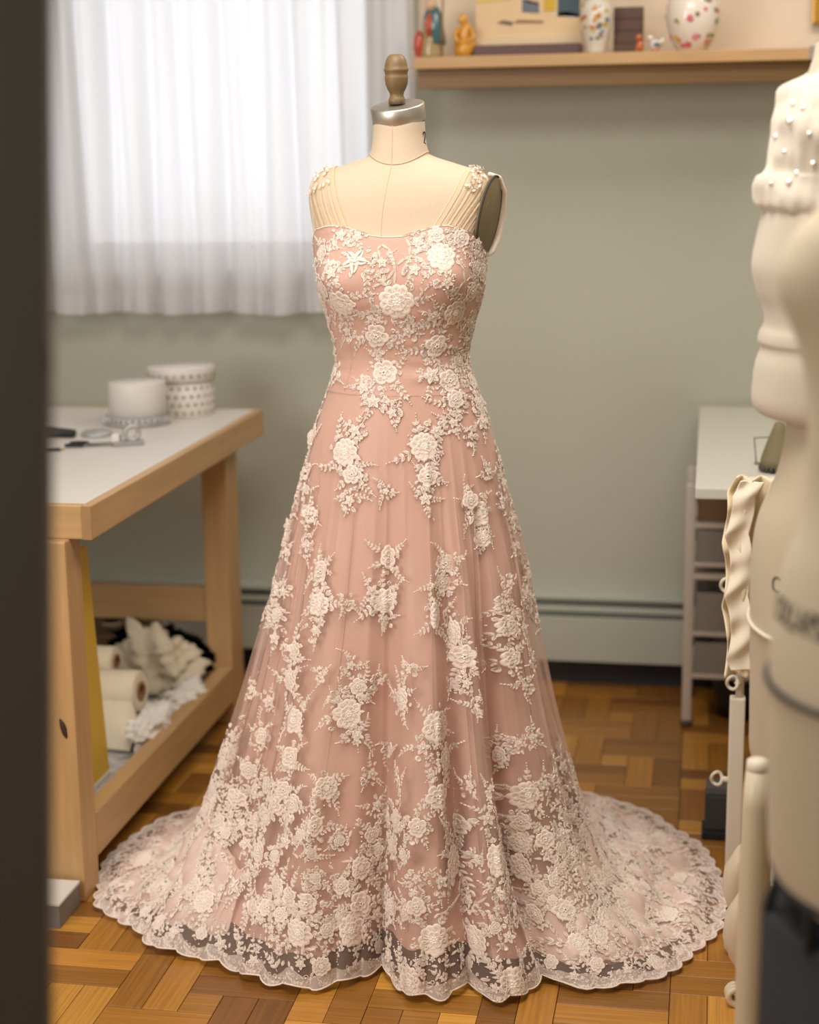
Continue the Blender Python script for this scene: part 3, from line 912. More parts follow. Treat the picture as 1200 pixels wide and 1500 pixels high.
# dense net band under the scallops and a second gathered layer over the train
nb = 40
bs = np.linspace(0, 1, 9)
BPHI = np.repeat(PHI[None], 9, 0); wband = .026 + .006 * np.sin(PHI * 43)
BP = np.stack([surf(PHI, TOTS - wband * (1 - t), np.full(NI, .0012)) for t in bs])
from_arrays('lace_border_band', BP.reshape(-1, 3) + O, gridfaces(9, NI), BORDER, gown)
RSV = RS.copy()
tw = smooth01((np.abs(PHI) - .75) / .3)
TL = []
for t in np.linspace(0, 1, 90):
    s_ = TOTS - .05 - (1 - t) * (.04 + np.maximum(0, (RSV - .40)) * 1.25)
    base = surf(PHI, s_, np.zeros(NI)); 
    hh = -.0012 + .0065 * tw * smooth01(min(t, 1 - t) / .12) * crinkle(base[:, 0] * 1.9 + 3, base[:, 1] * 1.9)
    TL.append(surf(PHI, s_, hh))
TL = np.array(TL); TL[..., 2] = TL[..., 2].clip(.004)
keep = np.where(tw > .05)[0]; keep = keep[np.argsort((PHI[keep]) % (2 * math.pi))]
from_arrays('train_overlay', TL[:, keep].reshape(-1, 3) + O, gridfaces(90, len(keep), False), TRAINM, gown)
mb = MB(); mb.tube([surf(PHI[[i]], TOTS[[i]] - .001, np.array([.001]))[0] + O for i in list(range(0, NI, 3)) + [0]], .0018, 5, False); mb.build('scalloped_edge', LACE, gown, True)
# fine filling sprays over the train and side seams
for _ in range(9000):
    i = rs.randint(NI); phi = PHI[i]
    if abs(phi) < .95 and rs.rand() < .90: continue
    d = rs.uniform(.03, .55) * rs.rand() ** .4; s = TOTS[i] - d
    if s < .35: continue
    if abs(phi) > 2.7 and rs.rand() < .5: continue
    j = min(int(np.searchsorted(OUTS[:, i], s)), NRW - 2); 
    if OUTP[j, i, 2] > .30: continue
    rl = float(RL[j, i]); 
    put(STUFF, LEAF, phi, s, rl, .010,   .012 * rs.uniform(.7, 1.4), .0045, rs.uniform(0, 6.28), 0, 0, .001)
    if rs.rand() < .25: put(BEADS, DOT, phi, s, rl, .0016, .0016, .0016, 0, .005, .003, .001)
# vines with curls on the bodice
def curl(x0, y0, pts):
    hs = [pick(x, y) for x, y in pts]
    hs = [h for h in hs if h]
    for a, b in zip(hs, hs[1:]):
        phi, s = PHI[a[0]], OUTS[a[1], a[0]]; rl = float(RL[a[1], a[0]])
        dx = (PHI[b[0]] - phi) * rl; dy = -(OUTS[b[1], b[0]] - s); l = math.hypot(dx, dy)
        put(STUFF, LEAF, phi, s, rl, .009, l * 1.35, .008, math.atan2(-dx, dy), 0, 0, .0008)
for c in ([(578, 420), (580, 400), (577, 380), (570, 366), (561, 360), (554, 366), (557, 376)], [(582, 390), (592, 382), (604, 378), (616, 380), (622, 388)], [(580, 395), (570, 408), (560, 416), (548, 420)], [(600, 375), (602, 362), (596, 352)],
          [(668, 380), (678, 395), (680, 412), (672, 425), (660, 430)], [(605, 440), (615, 436), (620, 428), (616, 422)], [(540, 520), (552, 518), (558, 510)], [(688, 380), (698, 400), (694, 425), (680, 440)], [(560, 455), (540, 460), (520, 462), (500, 468)], [(610, 455), (630, 460), (650, 468)],
          [(535, 1290), (530, 1275), (520, 1262), (505, 1262)], [(690, 1340), (698, 1325), (712, 1318)], [(640, 1340), (660, 1330), (672, 1312), (675, 1290)], [(770, 1330), (775, 1345), (790, 1352), (800, 1340)]):
    curl(0, 0, c)

# -- realise: the largest flowers as parts, everything else pressed on to the cloth as stuff
def realise(lst, name, m):
    groups = {}
    for e in lst: groups.setdefault(id(e[0]), []).append(e)
    VV, FF, n0 = [], [], 0
    for es in groups.values():
        v, f = es[0][0]; n = len(es)
        A = np.array([e[1:] for e in es])
        phi, s, rl, sx, sy, sh, rot, dx, dy, h = A.T
        c, si = np.cos(rot)[:, None], np.sin(rot)[:, None]
        a = v[None, :, 0] * sx[:, None]; b = v[None, :, 1] * sy[:, None]
        X = a * c - b * si + dx[:, None]; Y = a * si + b * c + dy[:, None]; H = v[None, :, 2] * sh[:, None] + h[:, None]
        ph_ = phi[:, None] + X / rl[:, None].clip(.05); ss = s[:, None] - Y
        P = surf(ph_.ravel(), ss.ravel(), H.ravel()); P[:, 2] = P[:, 2].clip(.003)
        VV.append(P); FF.append((f[None] + (np.arange(n) * len(v))[:, None, None]).reshape(-1, 3) + n0); n0 += len(P)
    o = from_arrays(name, np.concatenate(VV) + O, np.concatenate(FF), m, gown); o['kind'] = 'stuff'
    return o


def vis(f):
    p = OUTP[f[1], f[0]] + O; n = OUTN[f[1], f[0]]; d = p - CAM; z = d @ FW
    return f[2] / z * (max(0, -(n @ d) / np.linalg.norm(d)) + .1)


FLOWERS.sort(key=lambda f: -vis(f))
restS, restB = [], []
for q, (i, j, r, kind, phi, s) in enumerate(FLOWERS):
    var = rs.randint(3); rot = rs.uniform(0, 6.28)
    if q < 298 and r > .0185:
        (lt, lf), (bt, bf) = FT[kind][var]; rl = float(RL[j, i]); n0 = len(lt); hh_ = min(r, .016) * .42
        fill = np.ptp(np.stack([lt[lf[:, t], 2] for t in range(3)]), axis=0) < .021
        v = np.concatenate([lt, bt]); ff = np.concatenate([lf, bf + n0]); c_, s_ = math.cos(rot), math.sin(rot)
        X = (v[:, 0] * c_ - v[:, 1] * s_) * r; Y = (v[:, 0] * s_ + v[:, 1] * c_) * r
        P = surf(phi + X / max(rl, .05), s - Y, v[:, 2] * hh_ + .0012); P[:, 2] = P[:, 2].clip(.003)
        o = from_arrays('lace_flower', P + O, ff, LACE, gown); o.data.materials.append(BEAD); o.data.materials.append(NET)
        mi = np.zeros(len(ff), np.int32); mi[:len(lf)][fill] = 2; mi[len(lf):] = 1; o.data.polygons.foreach_set('material_index', mi)
    elif q < 298:
        e = 1e-3
        c = surf(np.array([phi, phi + .02, phi]), np.array([s, s, s - .006]), np.array([.0012] * 3))
        n = surf(np.array([phi]), np.array([s]), np.array([1.0]))[0] - surf(np.array([phi]), np.array([s]), np.array([0.0]))[0]
        n = Vector(n).normalized(); x = Vector(c[1] - c[0]); x = (x - n * x.dot(n)).normalized(); y = n.cross(x)
        mt = Matrix((x, y, n)).transposed().to_4x4(); mt.translation = Vector(c[0] + O)
        o = bpy.data.objects.new('lace_flower', flower_mesh(kind, var)); COL.objects.link(o)
        o.parent = gown; o.matrix_parent_inverse = Matrix.Translation(-Vector(O))
        o.matrix_basis = mt @ Matrix.Rotation(rot, 4, 'Z') @ Matrix.Diagonal((r, r, min(r, .016) * .42, 1))
    else:
        (lt, bt) = FT[kind][var]; rl = float(RL[j, i])
        restS.append((lt, phi, s, rl, r, r, min(r, .016) * .42, rot, 0, 0, .001)); restB.append((bt, phi, s, rl, r, r, r * .62, rot, 0, 0, .001))
realise(STUFF + restS, 'lace_leaf_sprays', LACE)
realise(BEADS + restB, 'scattered_beads', BEAD)

# -- pleated sheer straps over the shoulders
def strap(top_l, top_r, bot_l, bot_r, sgn):
    def hit(p):
        h = TORSO_BVH.ray_cast(Vector(CAM), Vector(ray(*p)).normalized()); return None if h[0] is None else np.array(h[0])
    n, m = 48, 72
    tl, tr = (O + np.array(v) for v in (top_l, top_r))
    bl, br = hit(bot_l), hit(bot_r)
    if bl is None: bl = O + np.array([-.150, -.03, 1.362])
    if br is None: br = O + np.array([.150, -.03, 1.362])
    back_l, back_r = O + np.array([sgn * .145 if sgn < 0 else sgn * .075, .10, 1.325]), O + np.array([sgn * .075 if sgn < 0 else sgn * .145, .10, 1.325])
    rows = []
    for k in range(n + 1):
        t = k / n
        if t < .55: u = t / .55; a, b = bl * (1 - u) + tl * u, br * (1 - u) + tr * u; gath = 1 - .0 * u
        else: u = (t - .55) / .45; a, b = tl * (1 - u) + back_l * u, tr * (1 - u) + back_r * u
        row = []
        for q in range(m + 1):
            w = q / m; p = a * (1 - w) + b * w
            p2 = snap(p, .0035)
            rip = .0008 * math.sin(w * 6.28 * 9 + .8 * math.sin(t * 5)) + .0006 * math.sin(w * 6.28 * 15 + t * 3)
            c = Vector(p2) - Vector((O[0], O[1] + .01, p2[2] - .05)); c.normalize()
            row.append(p2 + np.array(c) * rip)
        rows.append(row)
    P = np.array(rows)
    return from_arrays('shoulder_strap', P.reshape(-1, 3), gridfaces(n + 1, m + 1, False), STRAPM, gown), P


sl, PL = strap((-.166, .0, 1.468), (-.118, -.005, 1.490), (461, 340), (511, 336), -1)
sr, PR_ = strap((.134, -.005, 1.488), (.176, .008, 1.468), (633, 334), (688, 344), 1)
# lace motif on each shoulder
for P, par, q0_, q1_ in ((PL, sl, 22, 64), (PR_, sr, 8, 40)):
    V_, F_, n0 = [], [], 0
    for _ in range(34):
        k = rs.randint(16, 27); q = rs.randint(q0_, q1_); c = P[k, q]
        t1 = Vector(P[k, q + 1] - P[k, q - 1]).normalized(); t2 = Vector(P[k + 1, q] - P[k - 1, q]); t2 = (t2 - t1 * t2.dot(t1)).normalized(); nn = t1.cross(t2)
        if nn.dot(Vector(c - O) - Vector((0, 0, 1.38))) < 0: nn = -nn
        v, f = xf(LEAF, .009, .011, .012, rs.uniform(0, 6.28), 0, 0, .001)
        V_.append(np.array([np.array(Vector(c) + t1 * a + t2 * b + nn * (h + .002)) for a, b, h in v])); F_.append(f + n0); n0 += len(v)
    o = from_arrays('shoulder_lace', np.concatenate(V_), np.concatenate(F_), LACE, par); o['kind'] = 'stuff'
# back edge of the dress behind the arm plate
mb = MB(); mb.tube([O + np.array(v) for v in ((.168, .0, 1.474), (.182, .03, 1.466), (.187, .058, 1.44), (.184, .074, 1.40), (.176, .074, 1.36), (.166, .052, 1.33), (.157, .012, 1.322))], [.004, .006, .007, .007, .007, .006, .004], 10)
mb.build('armhole_binding', LACE, gown, True)

# ---------------------------------------------------------------- curtain
CURT = mat('white_voile', (242, 240, 243), .8, alpha=.90, trans=.60)
nx, nz_ = 420, 60
xs = np.linspace(-1.95, -.795, nx); rc = np.random.RandomState(8)
wave = sum(am * np.sin(2 * math.pi * xs / lam + ph_) for am, lam, ph_ in ((.020, .105, .4), (.012, .067, 2.0), (.010, .19, 1.1), (.005, .041, .3)))
zz = np.linspace(1.083, 2.55, nz_)
Xc, Zc = np.meshgrid(xs, zz)
Yc = 4.50 + wave[None] * (1.0 - .25 * (Zc - 1.08)) + .004 * np.sin(Xc * 61 + Zc * 5)
Xc = Xc + .006 * np.sin(Xc * 40 + Zc * 3.0); Xc[:, -3:] = xs[-3:]
Zc = Zc + .004 * np.sin(Xc * 22) * (Zc < 1.2)
cur = tag(from_arrays('voile_curtain', np.stack([Xc, Yc, Zc], -1).reshape(-1, 3), gridfaces(nz_, nx, False), CURT), 'white sheer pleated curtain hanging across the bright window', 'curtain')
hem = np.stack([Xc[:4], Yc[:4] - .003, Zc[:1] + np.linspace(0, .05, 4)[:, None]], -1)
from_arrays('hem', hem.reshape(-1, 3), gridfaces(4, nx, False), CURT, cur)
mb = MB(); mb.tube([(-2.0, 4.51, 2.55), (-.76, 4.51, 2.55)], .011, 12); mb.build('curtain_rod', WHITEPAINT, cur, True)

# ---------------------------------------------------------------- baseboard heater along the wall
HEAT = mat('heater_enamel', (186, 190, 178), .45, var=.03, scale=5)
ht = thing('baseboard_heater', 'long pale grey green baseboard heater along the foot of the wall', 'heater', (-.3, WY - .04, .06))
slab('back_plate', (-2.6, WY - .012, .07), (2.0, WY, .275), HEAT, ht)
slab('top_cover', (-2.6, WY - .062, .258), (2.0, WY - .001, .272), HEAT, ht, .004)
slab('damper', (-2.6, WY - .070, .226), (2.0, WY - .050, .240), HEAT, ht, .004)
slab('front_panel', (-2.6, WY - .072, .078), (2.0, WY - .064, .212), HEAT, ht, .003)
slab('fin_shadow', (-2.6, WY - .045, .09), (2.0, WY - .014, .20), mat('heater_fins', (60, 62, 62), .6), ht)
struct(slab('baseboard_back', (XL, WY - .02, 0), (XR, WY, .06), mat('dark_baseboard', (40, 42, 46), .6)))

# ---------------------------------------------------------------- dark door at the left edge of the frame
DOORM = mat('dark_umber_door', (62, 56, 47), .55, var=.05, scale=2)
pa, pb = ony(71, -200, 1.15), ony(71, 1700, 1.15)
dr = MB(); dr.poly([pa, pb, pb - RT * .75 * np.array([1, 1, 0]), pa - RT * .75 * np.array([1, 1, 0])], (-.012, .04, 0))
door = struct(dr.build('door_1', DOORM))
hz = ony(71.5, 522, 1.16)
mb = MB(); mb.tube([hz + (0, 0, -.012), hz + (0, 0, .012)], .0022, 8); mb.build('hinge', mat('dark_bronze', (60, 46, 34), .4, .8), door, True)

# ---------------------------------------------------------------- cutting table
TX, TY0, TY1, TZ = -1.195, 3.015, 4.31, .84
tab = thing('cutting_table', 'pine cutting table with white top and open lower shelf at the left', 'table', (-1.75, 3.65, 0))
LAM = mat('white_laminate', (216, 210, 203), .45, var=.02, scale=4)
slab('table_top', (-2.35, TY0 + .018, TZ - .02), (TX - .018, TY1 - .018, TZ + .001), LAM, tab)
slab('apron', (-2.35, TY0, TZ - .070), (TX - .0205, TY0 + .02, TZ), PINEX, tab, .003)
slab('apron', (TX - .02, TY0 + .0, TZ - .070), (TX, TY1, TZ), PINE, tab, .003)
slab('corner_block', (TX - .021, TY0 - .002, TZ - .0702), (TX - .0005, TY0 + .0005, TZ - .001), PINED, tab, .001)
slab('apron', (-2.35, TY1 - .02, TZ - .070), (TX - .02, TY1, TZ), PINEX, tab, .003)
for (a, b) in (((-1.335, 2.990), (-1.245, 3.072)), ((-1.315, 4.10), (-1.245, 4.205)), ((-2.30, 2.990), (-2.21, 3.072)), ((-2.30, 4.10), (-2.21, 4.205))):
    z0 = TZ - .070
    lg = slab('leg', (*a, 0), (*b, z0), PINEZ, tab, .004)
    if a[0] > -1.4 and a[1] < 3.5:
        kq = ony(93, 1068, 2.989)
        mb = MB(); mb.blob(kq, (.007, .002, .02), 3, .1, 2, rot=Matrix.Rotation(R(-14), 3, 'Y')); mb.build('wood_knot', mat('knot_brown', (58, 36, 20), .6), lg, True)
slab('side_rail', (-1.285, 3.072, .068), (-1.245, 4.10, .165), PINE, tab, .003)
slab('side_rail', (-2.30, 3.072, .068), (-2.26, 4.10, .165), PINE, tab, .003)
slab('back_rail', (-2.21, 4.13, .280), (-1.315, 4.165, .375), PINEX, tab, .003)
slab('front_rail', (-2.21, 3.0, .068), (-1.335, 3.04, .165), PINEX, tab, .003)
slab('lower_shelf', (-2.26, 3.04, .095), (-1.285, 4.16, .115), mat('speckled_paper', (176, 174, 170), .8, var=.75, scale=34), tab)

# things lying on the lower shelf
YEL = mat('yellow_card', (226, 186, 70), .6, var=.04, scale=6)
yx = -1.342
def P3(a): return np.array(a, float)
yb0, yb1 = 3.10, onx(163, 1170, yx)[1]
yt = onx(127, 800, yx)
yellow = thing('yellow_board', 'tall yellow foam board leaning inside the table beside its front leg', 'board', (yx, 3.2, .116))
mb = MB(); mb.poly([(yx, yb0, .122), (yx, yb1, .122), (yx, yt[1], yt[2]), (yx, yt[1] - (yb1 - yb0), yt[2])], (-.012, 0, 0)); mb.build('card_face', YEL, yellow)
mb = MB(); mb.lo_hi(P3((yx - .014, yb0, .116)), P3((yx + .002, yb1 + .001, .128)), .002); mb.build('bottom_edge', WHITEPAINT, yellow)
CREAM = mat('cream_fabric', (228, 214, 188), .85, var=.06, scale=16, bump=.1, sheen=.2)
WHITEC = mat('white_net', (236, 230, 222), .9, var=.05, scale=30, bump=.3, sheen=.2)


def hollow_roll(name, label, end, axis, length, r, m, group=None):
    axis = Vector(axis).normalized(); q = axis.to_track_quat('Z', 'Y').to_matrix()
    t = thing(name, label, 'fabric roll', end, group)
    MB().lathe([(r * .45, 0), (r * .9, 0), (r, .004), (r * 1.0, length * .5), (r * .98, length - .004), (r * .9, length), (r * .45, length), (r * .45, length * .5), (r * .45, .0)], end, 28, q, False).build('wound_cloth', m, t, True)
    MB().lathe([(r * .33, -.004), (r * .46, -.004), (r * .46, length + .004), (r * .33, length + .004), (r * .33, -.004)], end, 24, q, False).build('card_core', mat('brown_core', (150, 112, 72), .8), t, True)
    return t


e1 = onx(206, 1012, -1.33)
r1 = hollow_roll('fabric_roll', 'cream fabric roll with open end lying nearest the front of the shelf', e1, (-1, .06, -.04), .55, .050, CREAM)
# loose end of the roll falling to the shelf
V = []
for k in range(20):
    t = k / 19
    yy = e1[1] - .049 * math.cos(t * .9) - .03 * t; z = e1[2] - .012 - (e1[2] - .135) * t ** 1.1
    for q in range(9): V.append((e1[0] - .006 - .40 * q / 8 + .045 * t * (q < 2) - .05 * t * t * (q == 0), yy + .008 * math.sin(q * 1.9 + t * 4), max(.118, z)))
o = from_arrays('loose_end', np.array(V), gridfaces(20, 9, False), CREAM, r1); o.modifiers.new('thick', 'SOLIDIFY').thickness = .003
e2 = onx(170, 968, -1.42)
hollow_roll('fabric_roll', 'smaller cream roll lying just behind the front roll on the shelf', e2, (-1, .10, -.02), .45, .036, CREAM)


def heap(name, label, cat, c, size, seed, m, amp=.16, group=None):
    mb = MB(); rg2 = np.random.RandomState(seed)
    bmesh.ops.create_icosphere(mb.bm, subdivisions=5, radius=1)
    K = [(rg2.randn(3) * f, rg2.uniform(0, 6.28), a_) for f, a_ in ((1.6, .20), (2.2, .16), (3.4, .12), (5, .08), (7, .06), (9, .045), (12, .03), (15, .02)) for _ in range(2)]
    for v in mb.bm.verts:
        d = np.array(v.co); f = 1 + amp / .16 * sum(a_ * (1 - 2 * abs(math.sin(k @ d + p))) for k, p, a_ in K) * .55
        v.co = Vector((c[0] + d[0] * size[0] * f, c[1] + d[1] * size[1] * f, max(c[2] + d[2] * size[2] * f, c[2] - size[2] * .75, .1165)))
    if name in ('tulle_heap', 'folded_cloth', 'lining_cloth'):
        for v in mb.bm.verts: v.co.x = min(v.co.x, -1.289); v.co.y = min(v.co.y, 4.095)
    return tag(mb.build(name, m, None, True), label, cat, group)


def hp(px, py, x): return onx(px, py, x)
heap('tulle_heap', 'large crumpled heap of cream tulle at the back of the shelf', 'fabric', hp(235, 958, -1.46), (.15, .17, .125), 4, CREAM)
heap('folded_cloth', 'cream gathered bundle on top of the big tulle heap', 'fabric', hp(232, 920, -1.50), (.075, .08, .05), 9, CREAM)
heap('lining_cloth', 'pale cream cloth bundle at the far end of the shelf', 'fabric', hp(284, 938, -1.42), (.045, .06, .05), 12, WHITEC)
heap('white_net', 'white net cloth draped over the table side rail', 'fabric', hp(262, 1030, -1.31), (.065, .16, .048), 15, WHITEC)
heap('white_lace_cloth', 'crumpled white lace cloth spilling in front of the cream roll', 'fabric', hp(222, 1068, -1.31), (.06, .13, .058), 21, WHITEC)
DARK = mat('dark_navy_cloth', (38, 42, 52), .7, var=.1, scale=20)
for k, (px, py) in enumerate(((163, 886), (181, 884))):
    c = hp(px, py, -1.70)
    b = thing('thread_cone', ('dark cone of thread left of its twin at the back of the shelf', 'dark cone of thread right of its twin at the back of the shelf')[k], 'thread', c)
    MB().lathe([(0, -.05), (.026, -.05), (.024, -.02), (.020, .03), (.012, .04), (0, .04)], c, 20).build('thread', DARK, b, True)
    MB().lathe([(0, -.056), (.028, -.056), (.028, -.05), (0, -.05)], c, 20).build('spool_base', CREAM, b, True)
# support box for them
c = hp(170, 905, -1.70)
tag(slab('cardboard_box', (c[0] - .16, c[1] - .10, .1155), (c[0] + .09, c[1] + .12, c[2] - .032), mat('brown_card', (120, 92, 66), .8, var=.1, scale=10)), 'brown cardboard box under the dark thread cones', 'box')

# things on the table top
TT = TZ + .001
wbx = thing('hat_box', 'plain white round hat box standing nearer on the table', 'box', (*onz(203, 620, TT)[:2], TT))
c = np.array(wbx.location)
MB().lathe([(0, 0), (.070, 0), (.0715, .003), (.0715, .095), (0, .095)], c, 48).build('box_body', LAM, wbx, True)
MB().lathe([(.072, .022), (.0735, .023), (.0740, .108), (.073, .1105), (0, .1105)], c, 48, None, False).build('lid', LAM, wbx, True)
gbx = thing('dotted_hat_box', 'white round hat box with gold dots standing further back', 'box', (*onz(268, 606, TT)[:2], TT))
c = np.array(gbx.location)
MB().lathe([(0, 0), (.084, 0), (.086, .003), (.086, .10), (0, .10)], c, 48).build('box_body', LAM, gbx, True)
MB().lathe([(.0865, .092), (.0905, .093), (.0905, .128), (.089, .131), (0, .131)], c, 48, None, False).build('lid', LAM, gbx, True)
mb = MB()
for row in range(5):
    zr = (.012, .034, .056, .078, .110)[row]; rad = .0862 if row < 4 else .0907
    for k in range(26):
        a = 2 * math.pi * (k + .5 * (row % 2)) / 26
        q = Vector((math.cos(a), math.sin(a), 0)).to_track_quat('Z', 'Y').to_matrix()
        mb.lathe([(0, 0), (.0045, 0), (.004, .0008), (0, .0009)], c + (rad * math.cos(a), rad * math.sin(a), zr), 10, q, False)
o = mb.build('gold_dots', mat('gold_foil', (196, 160, 98), .3, .9), gbx); o['kind'] = 'stuff'
SILV = mat('silver_trim', (176, 174, 172), .4, .5, var=.4, scale=60)
lc = onz(226, 634, TT)
lr = thing('lace_trim_roll', 'ring of patterned grey lace trim against the plain hat box', 'trim', lc)
mb = MB()
for k in range(16):
    a = math.pi * (1.05 + k / 15 * .95); p = np.array(wbx.location) + (.083 * math.cos(a), .083 * math.sin(a), .013)
    mb.tube([p + (.007 * math.cos(b), .004 * math.sin(b), .011 * math.sin(b)) for b in np.linspace(0, 6.28, 9)], .0016, 5, False)
    mb.box(p + (0, 0, -.008), (.016, .006, .008), .001, Matrix.Rotation(a + math.pi / 2, 3, 'Z'))
mb.build('lace_loops', SILV, lr)
g = onz(188, 652, TT)
gd = thing('tape_dispenser', 'small clear and grey tape dispenser in front of the white box', 'dispenser', g)
mb = MB(); mb.box(g + (0, 0, .006), (.075, .03, .012), .003, Matrix.Rotation(.5, 3, 'Z')); mb.build('base', mat('grey_plastic', (150, 148, 144), .4), gd)
mb = MB(); mb.lathe([(.012, -.008), (.021, -.008), (.022, 0), (.021, .008), (.012, .008), (.012, -.008)], g + (.010, 0, .030), 24, Matrix.Rotation(R(90), 3, 'X') @ Matrix.Rotation(R(30), 3, 'Y'), False); mb.build('tape_roll', SILV, gd, True)
mb = MB(); mb.box(g + (-.025, -.01, .018), (.02, .024, .022), .004); mb.build('cutter', LAM, gd)
s_ = onz(138, 655, TT)
sc_ = thing('scissors', 'steel scissors lying open beside the tape dispenser', 'scissors', s_)
STEELD = mat('dull_steel', (140, 138, 134), .35, .8)
mb = MB(); mb.poly([s_ + (-.02, -.005, .003), s_ + (.075, .028, .003), s_ + (.078, .033, .003), s_ + (-.018, .006, .003)], (0, 0, .002)); mb.build('blade', STEELD, sc_)
mb = MB(); mb.poly([s_ + (-.02, -.002, .0055), s_ + (.070, .05, .0055), s_ + (.070, .056, .0055), s_ + (-.024, .008, .0055)], (0, 0, .002)); mb.build('blade', STEELD, sc_)
for dy in (-.012, .022):
    mb = MB(); mb.tube([s_ + (-.045 + .022 * math.cos(a), dy + .013 * math.sin(a), .006) for a in np.linspace(0, 6.28, 17)], .0032, 6, False); mb.build('finger_loop', BLACK, sc_, True)
p_ = onz(104, 642, TT)
pn = thing('pressing_tool', 'dark handled pressing tool with a pale disc lying near the door', 'tool', p_)
mb = MB(); mb.tube([p_ + (-.14, .02, .013), p_ + (-.06, .008, .014), p_ + (.01, 0, .012)], [.008, .013, .010], 12); mb.build('handle', BLACK, pn, True)
mb = MB(); mb.lathe([(0, 0), (.038, 0), (.040, .005), (.034, .012), (0, .013)], p_ + (.052, .045, 0), 28); mb.build('disc', mat('pale_grey_metal', (170, 170, 168), .4, .3), pn, True)
k_ = onz(80, 662, TT)
pnc = thing('marking_pencil', 'short dark marking pencil lying at the front of the table', 'pencil', k_)
mb = MB(); mb.tube([k_ + (-.09, -.02, .005), k_ + (.010, .008, .005)], .004, 6); mb.build('barrel', DARK, pnc)
mb = MB(); mb.tube([k_ + (.010, .008, .005), k_ + (.022, .0114, .005)], [.004, .0008], 6); mb.build('tip', PINED, pnc)
pl0 = onz(100, 1345)
pth = thing('floor_plinth', 'low white topped grey plinth on the floor beside the front table leg', 'plinth', (-1.42, 2.93, 0))
slab('plinth_body', (-1.60, 2.868, 0), (-1.252, 2.975, .048), mat('mid_grey_paint', (120, 116, 110), .6), pth, .002)
slab('plinth_top', (-1.602, 2.866, .048), (-1.250, 2.977, .055), LAM, pth, .002)

# ---------------------------------------------------------------- wall shelf and what stands on it
sx0, sx1, sy, sz = -.770, .246, 4.33, 1.762
sh = thing('wall_shelf', 'long pale pine wall shelf above the sage wall', 'shelf', (-.26, 4.5, sz))
slab('shelf_board', (sx0, sy, sz - .030), (sx1, WY - .012, sz), PINEX, sh, .003)
slab('shelf_apron', (sx0 + .004, sy + .045, sz - .078), (sx1 - .004, sy + .067, sz - .030), wood('shaded_pine_along_x', (140, 106, 62), .22, 9, (.5, 6, 6)), sh, .002)  # pine darkened in its colour for the shade below the board
slab('shelf_back', (sx0 + .004, WY - .03, sz - .070), (sx1 - .004, WY - .012, sz - .030), PINEX, sh, .002)
slab('end_cap', (sx1 - .014, sy - .002, sz - .03), (sx1 + .002, WY - .012, sz + .003), mat('grey_bracket', (150, 146, 138), .5), sh, .001)


def base(px, Y=4.42): return np.array([ony(px, 75, Y)[0], Y, sz + .0005])
def ceramic(n, c): return mat(n, c, .22, coat=.4)


c = base(632)
fg = thing('robed_figurine', 'robed figurine in teal and red at the left end of the shelf', 'figurine', c)
MB().lathe([(0, 0), (.030, 0), (.032, .01), (.026, .06), (.020, .10), (.014, .118), (0, .12)], c, 24).build('robe', ceramic('robe_beige', (176, 152, 112)), fg, True)
MB().lathe([(.0285, .028), (.034, .03), (.030, .07), (.026, .10), (.018, .122), (.012, .126)], c + (.004, .006, .006), 24, None, False).build('cloak', ceramic('cloak_teal', (74, 110, 112)), fg, True)
mb = MB(); mb.blob(c + (0, -.004, .135), (.015, .015, .018), 2, .04); mb.build('head', ceramic('figure_skin', (216, 178, 142)), fg, True)
mb = MB(); mb.tube([c + (.0, -.020, .112), c + (-.004, -.026, .085), c + (0, -.030, .055)], [.006, .010, .005], 10); mb.build('sash', ceramic('sash_red', (186, 74, 50)), fg, True)
mb = MB(); mb.blob(c + (-.030, -.015, .035), (.014, .014, .034), 7, .1); mb.build('side_bundle', MATS['sash_red'], fg, True)
mb = MB(); mb.tube([c + (.030, -.01, .01), c + (.034, -.012, .15)], .003, 8); mb.build('staff', PINED, fg, True)
c = base(681)
AMB = ceramic('amber_glaze', (218, 156, 62))
cg = thing('seated_figurine', 'amber yellow seated figurine on the shelf next to the robed one', 'figurine', c)
mb = MB(); mb.blob(c + (0, 0, .024), (.034, .028, .030), 3, .10); mb.build('seat_base', AMB, cg, True)
mb = MB(); mb.blob(c + (.003, .002, .058), (.022, .018, .032), 5, .08); mb.build('body', AMB, cg, True)
mb = MB(); mb.blob(c + (-.004, -.002, .098), (.014, .014, .016), 6, .06); mb.build('head', AMB, cg, True)
mb = MB(); mb.tube([c + (.016, -.01, .075), c + (.026, -.02, .05), c + (.008, -.03, .035)], [.007, .006, .005], 8); mb.tube([c + (-.014, -.01, .075), c + (-.024, -.02, .055), c + (-.01, -.03, .035)], [.007, .006, .005], 8); mb.build('arms', AMB, cg, True)
# flat picture in a maroon based stand
x0, x1 = ony(697, 70, 4.44)[0], ony(852, 70, 4.44)[0]
pc = thing('beach_picture', 'wide beach scene picture board standing in a maroon base', 'picture', ((x0 + x1) / 2, 4.45, sz))
slab('picture_base', (x0, 4.40, sz), (x1, 4.50, sz + .030), mat('maroon_lacquer', (88, 58, 54), .4), pc, .002)
slab('picture_board', (x0, 4.445, sz + .030), (x1, 4.452, sz + .24), mat('sand_paint', (226, 196, 154), .6, var=.08, scale=12), pc)
def patch(name, pts, col):
    mb = MB(); mb.poly([(x0 + u * (x1 - x0), 4.4445, sz + .030 + v * .21) for u, v in pts], (0, -.0012, 0)); mb.build(name, mat('paint_%d_%d_%d' % col, col, .6, var=.06, scale=25), pc)
patch('painted_sail', [(.02, .52), (.30, .55), (.44, .62), (.44, 1), (.02, 1)], (222, 196, 104))
patch('painted_shade', [(.30, .56), (.47, .62), (.47, 1), (.30, 1)], (150, 136, 120))
patch('painted_towel', [(.44, .40), (.60, .38), (.60, .50), (.44, .56)], (104, 112, 122))
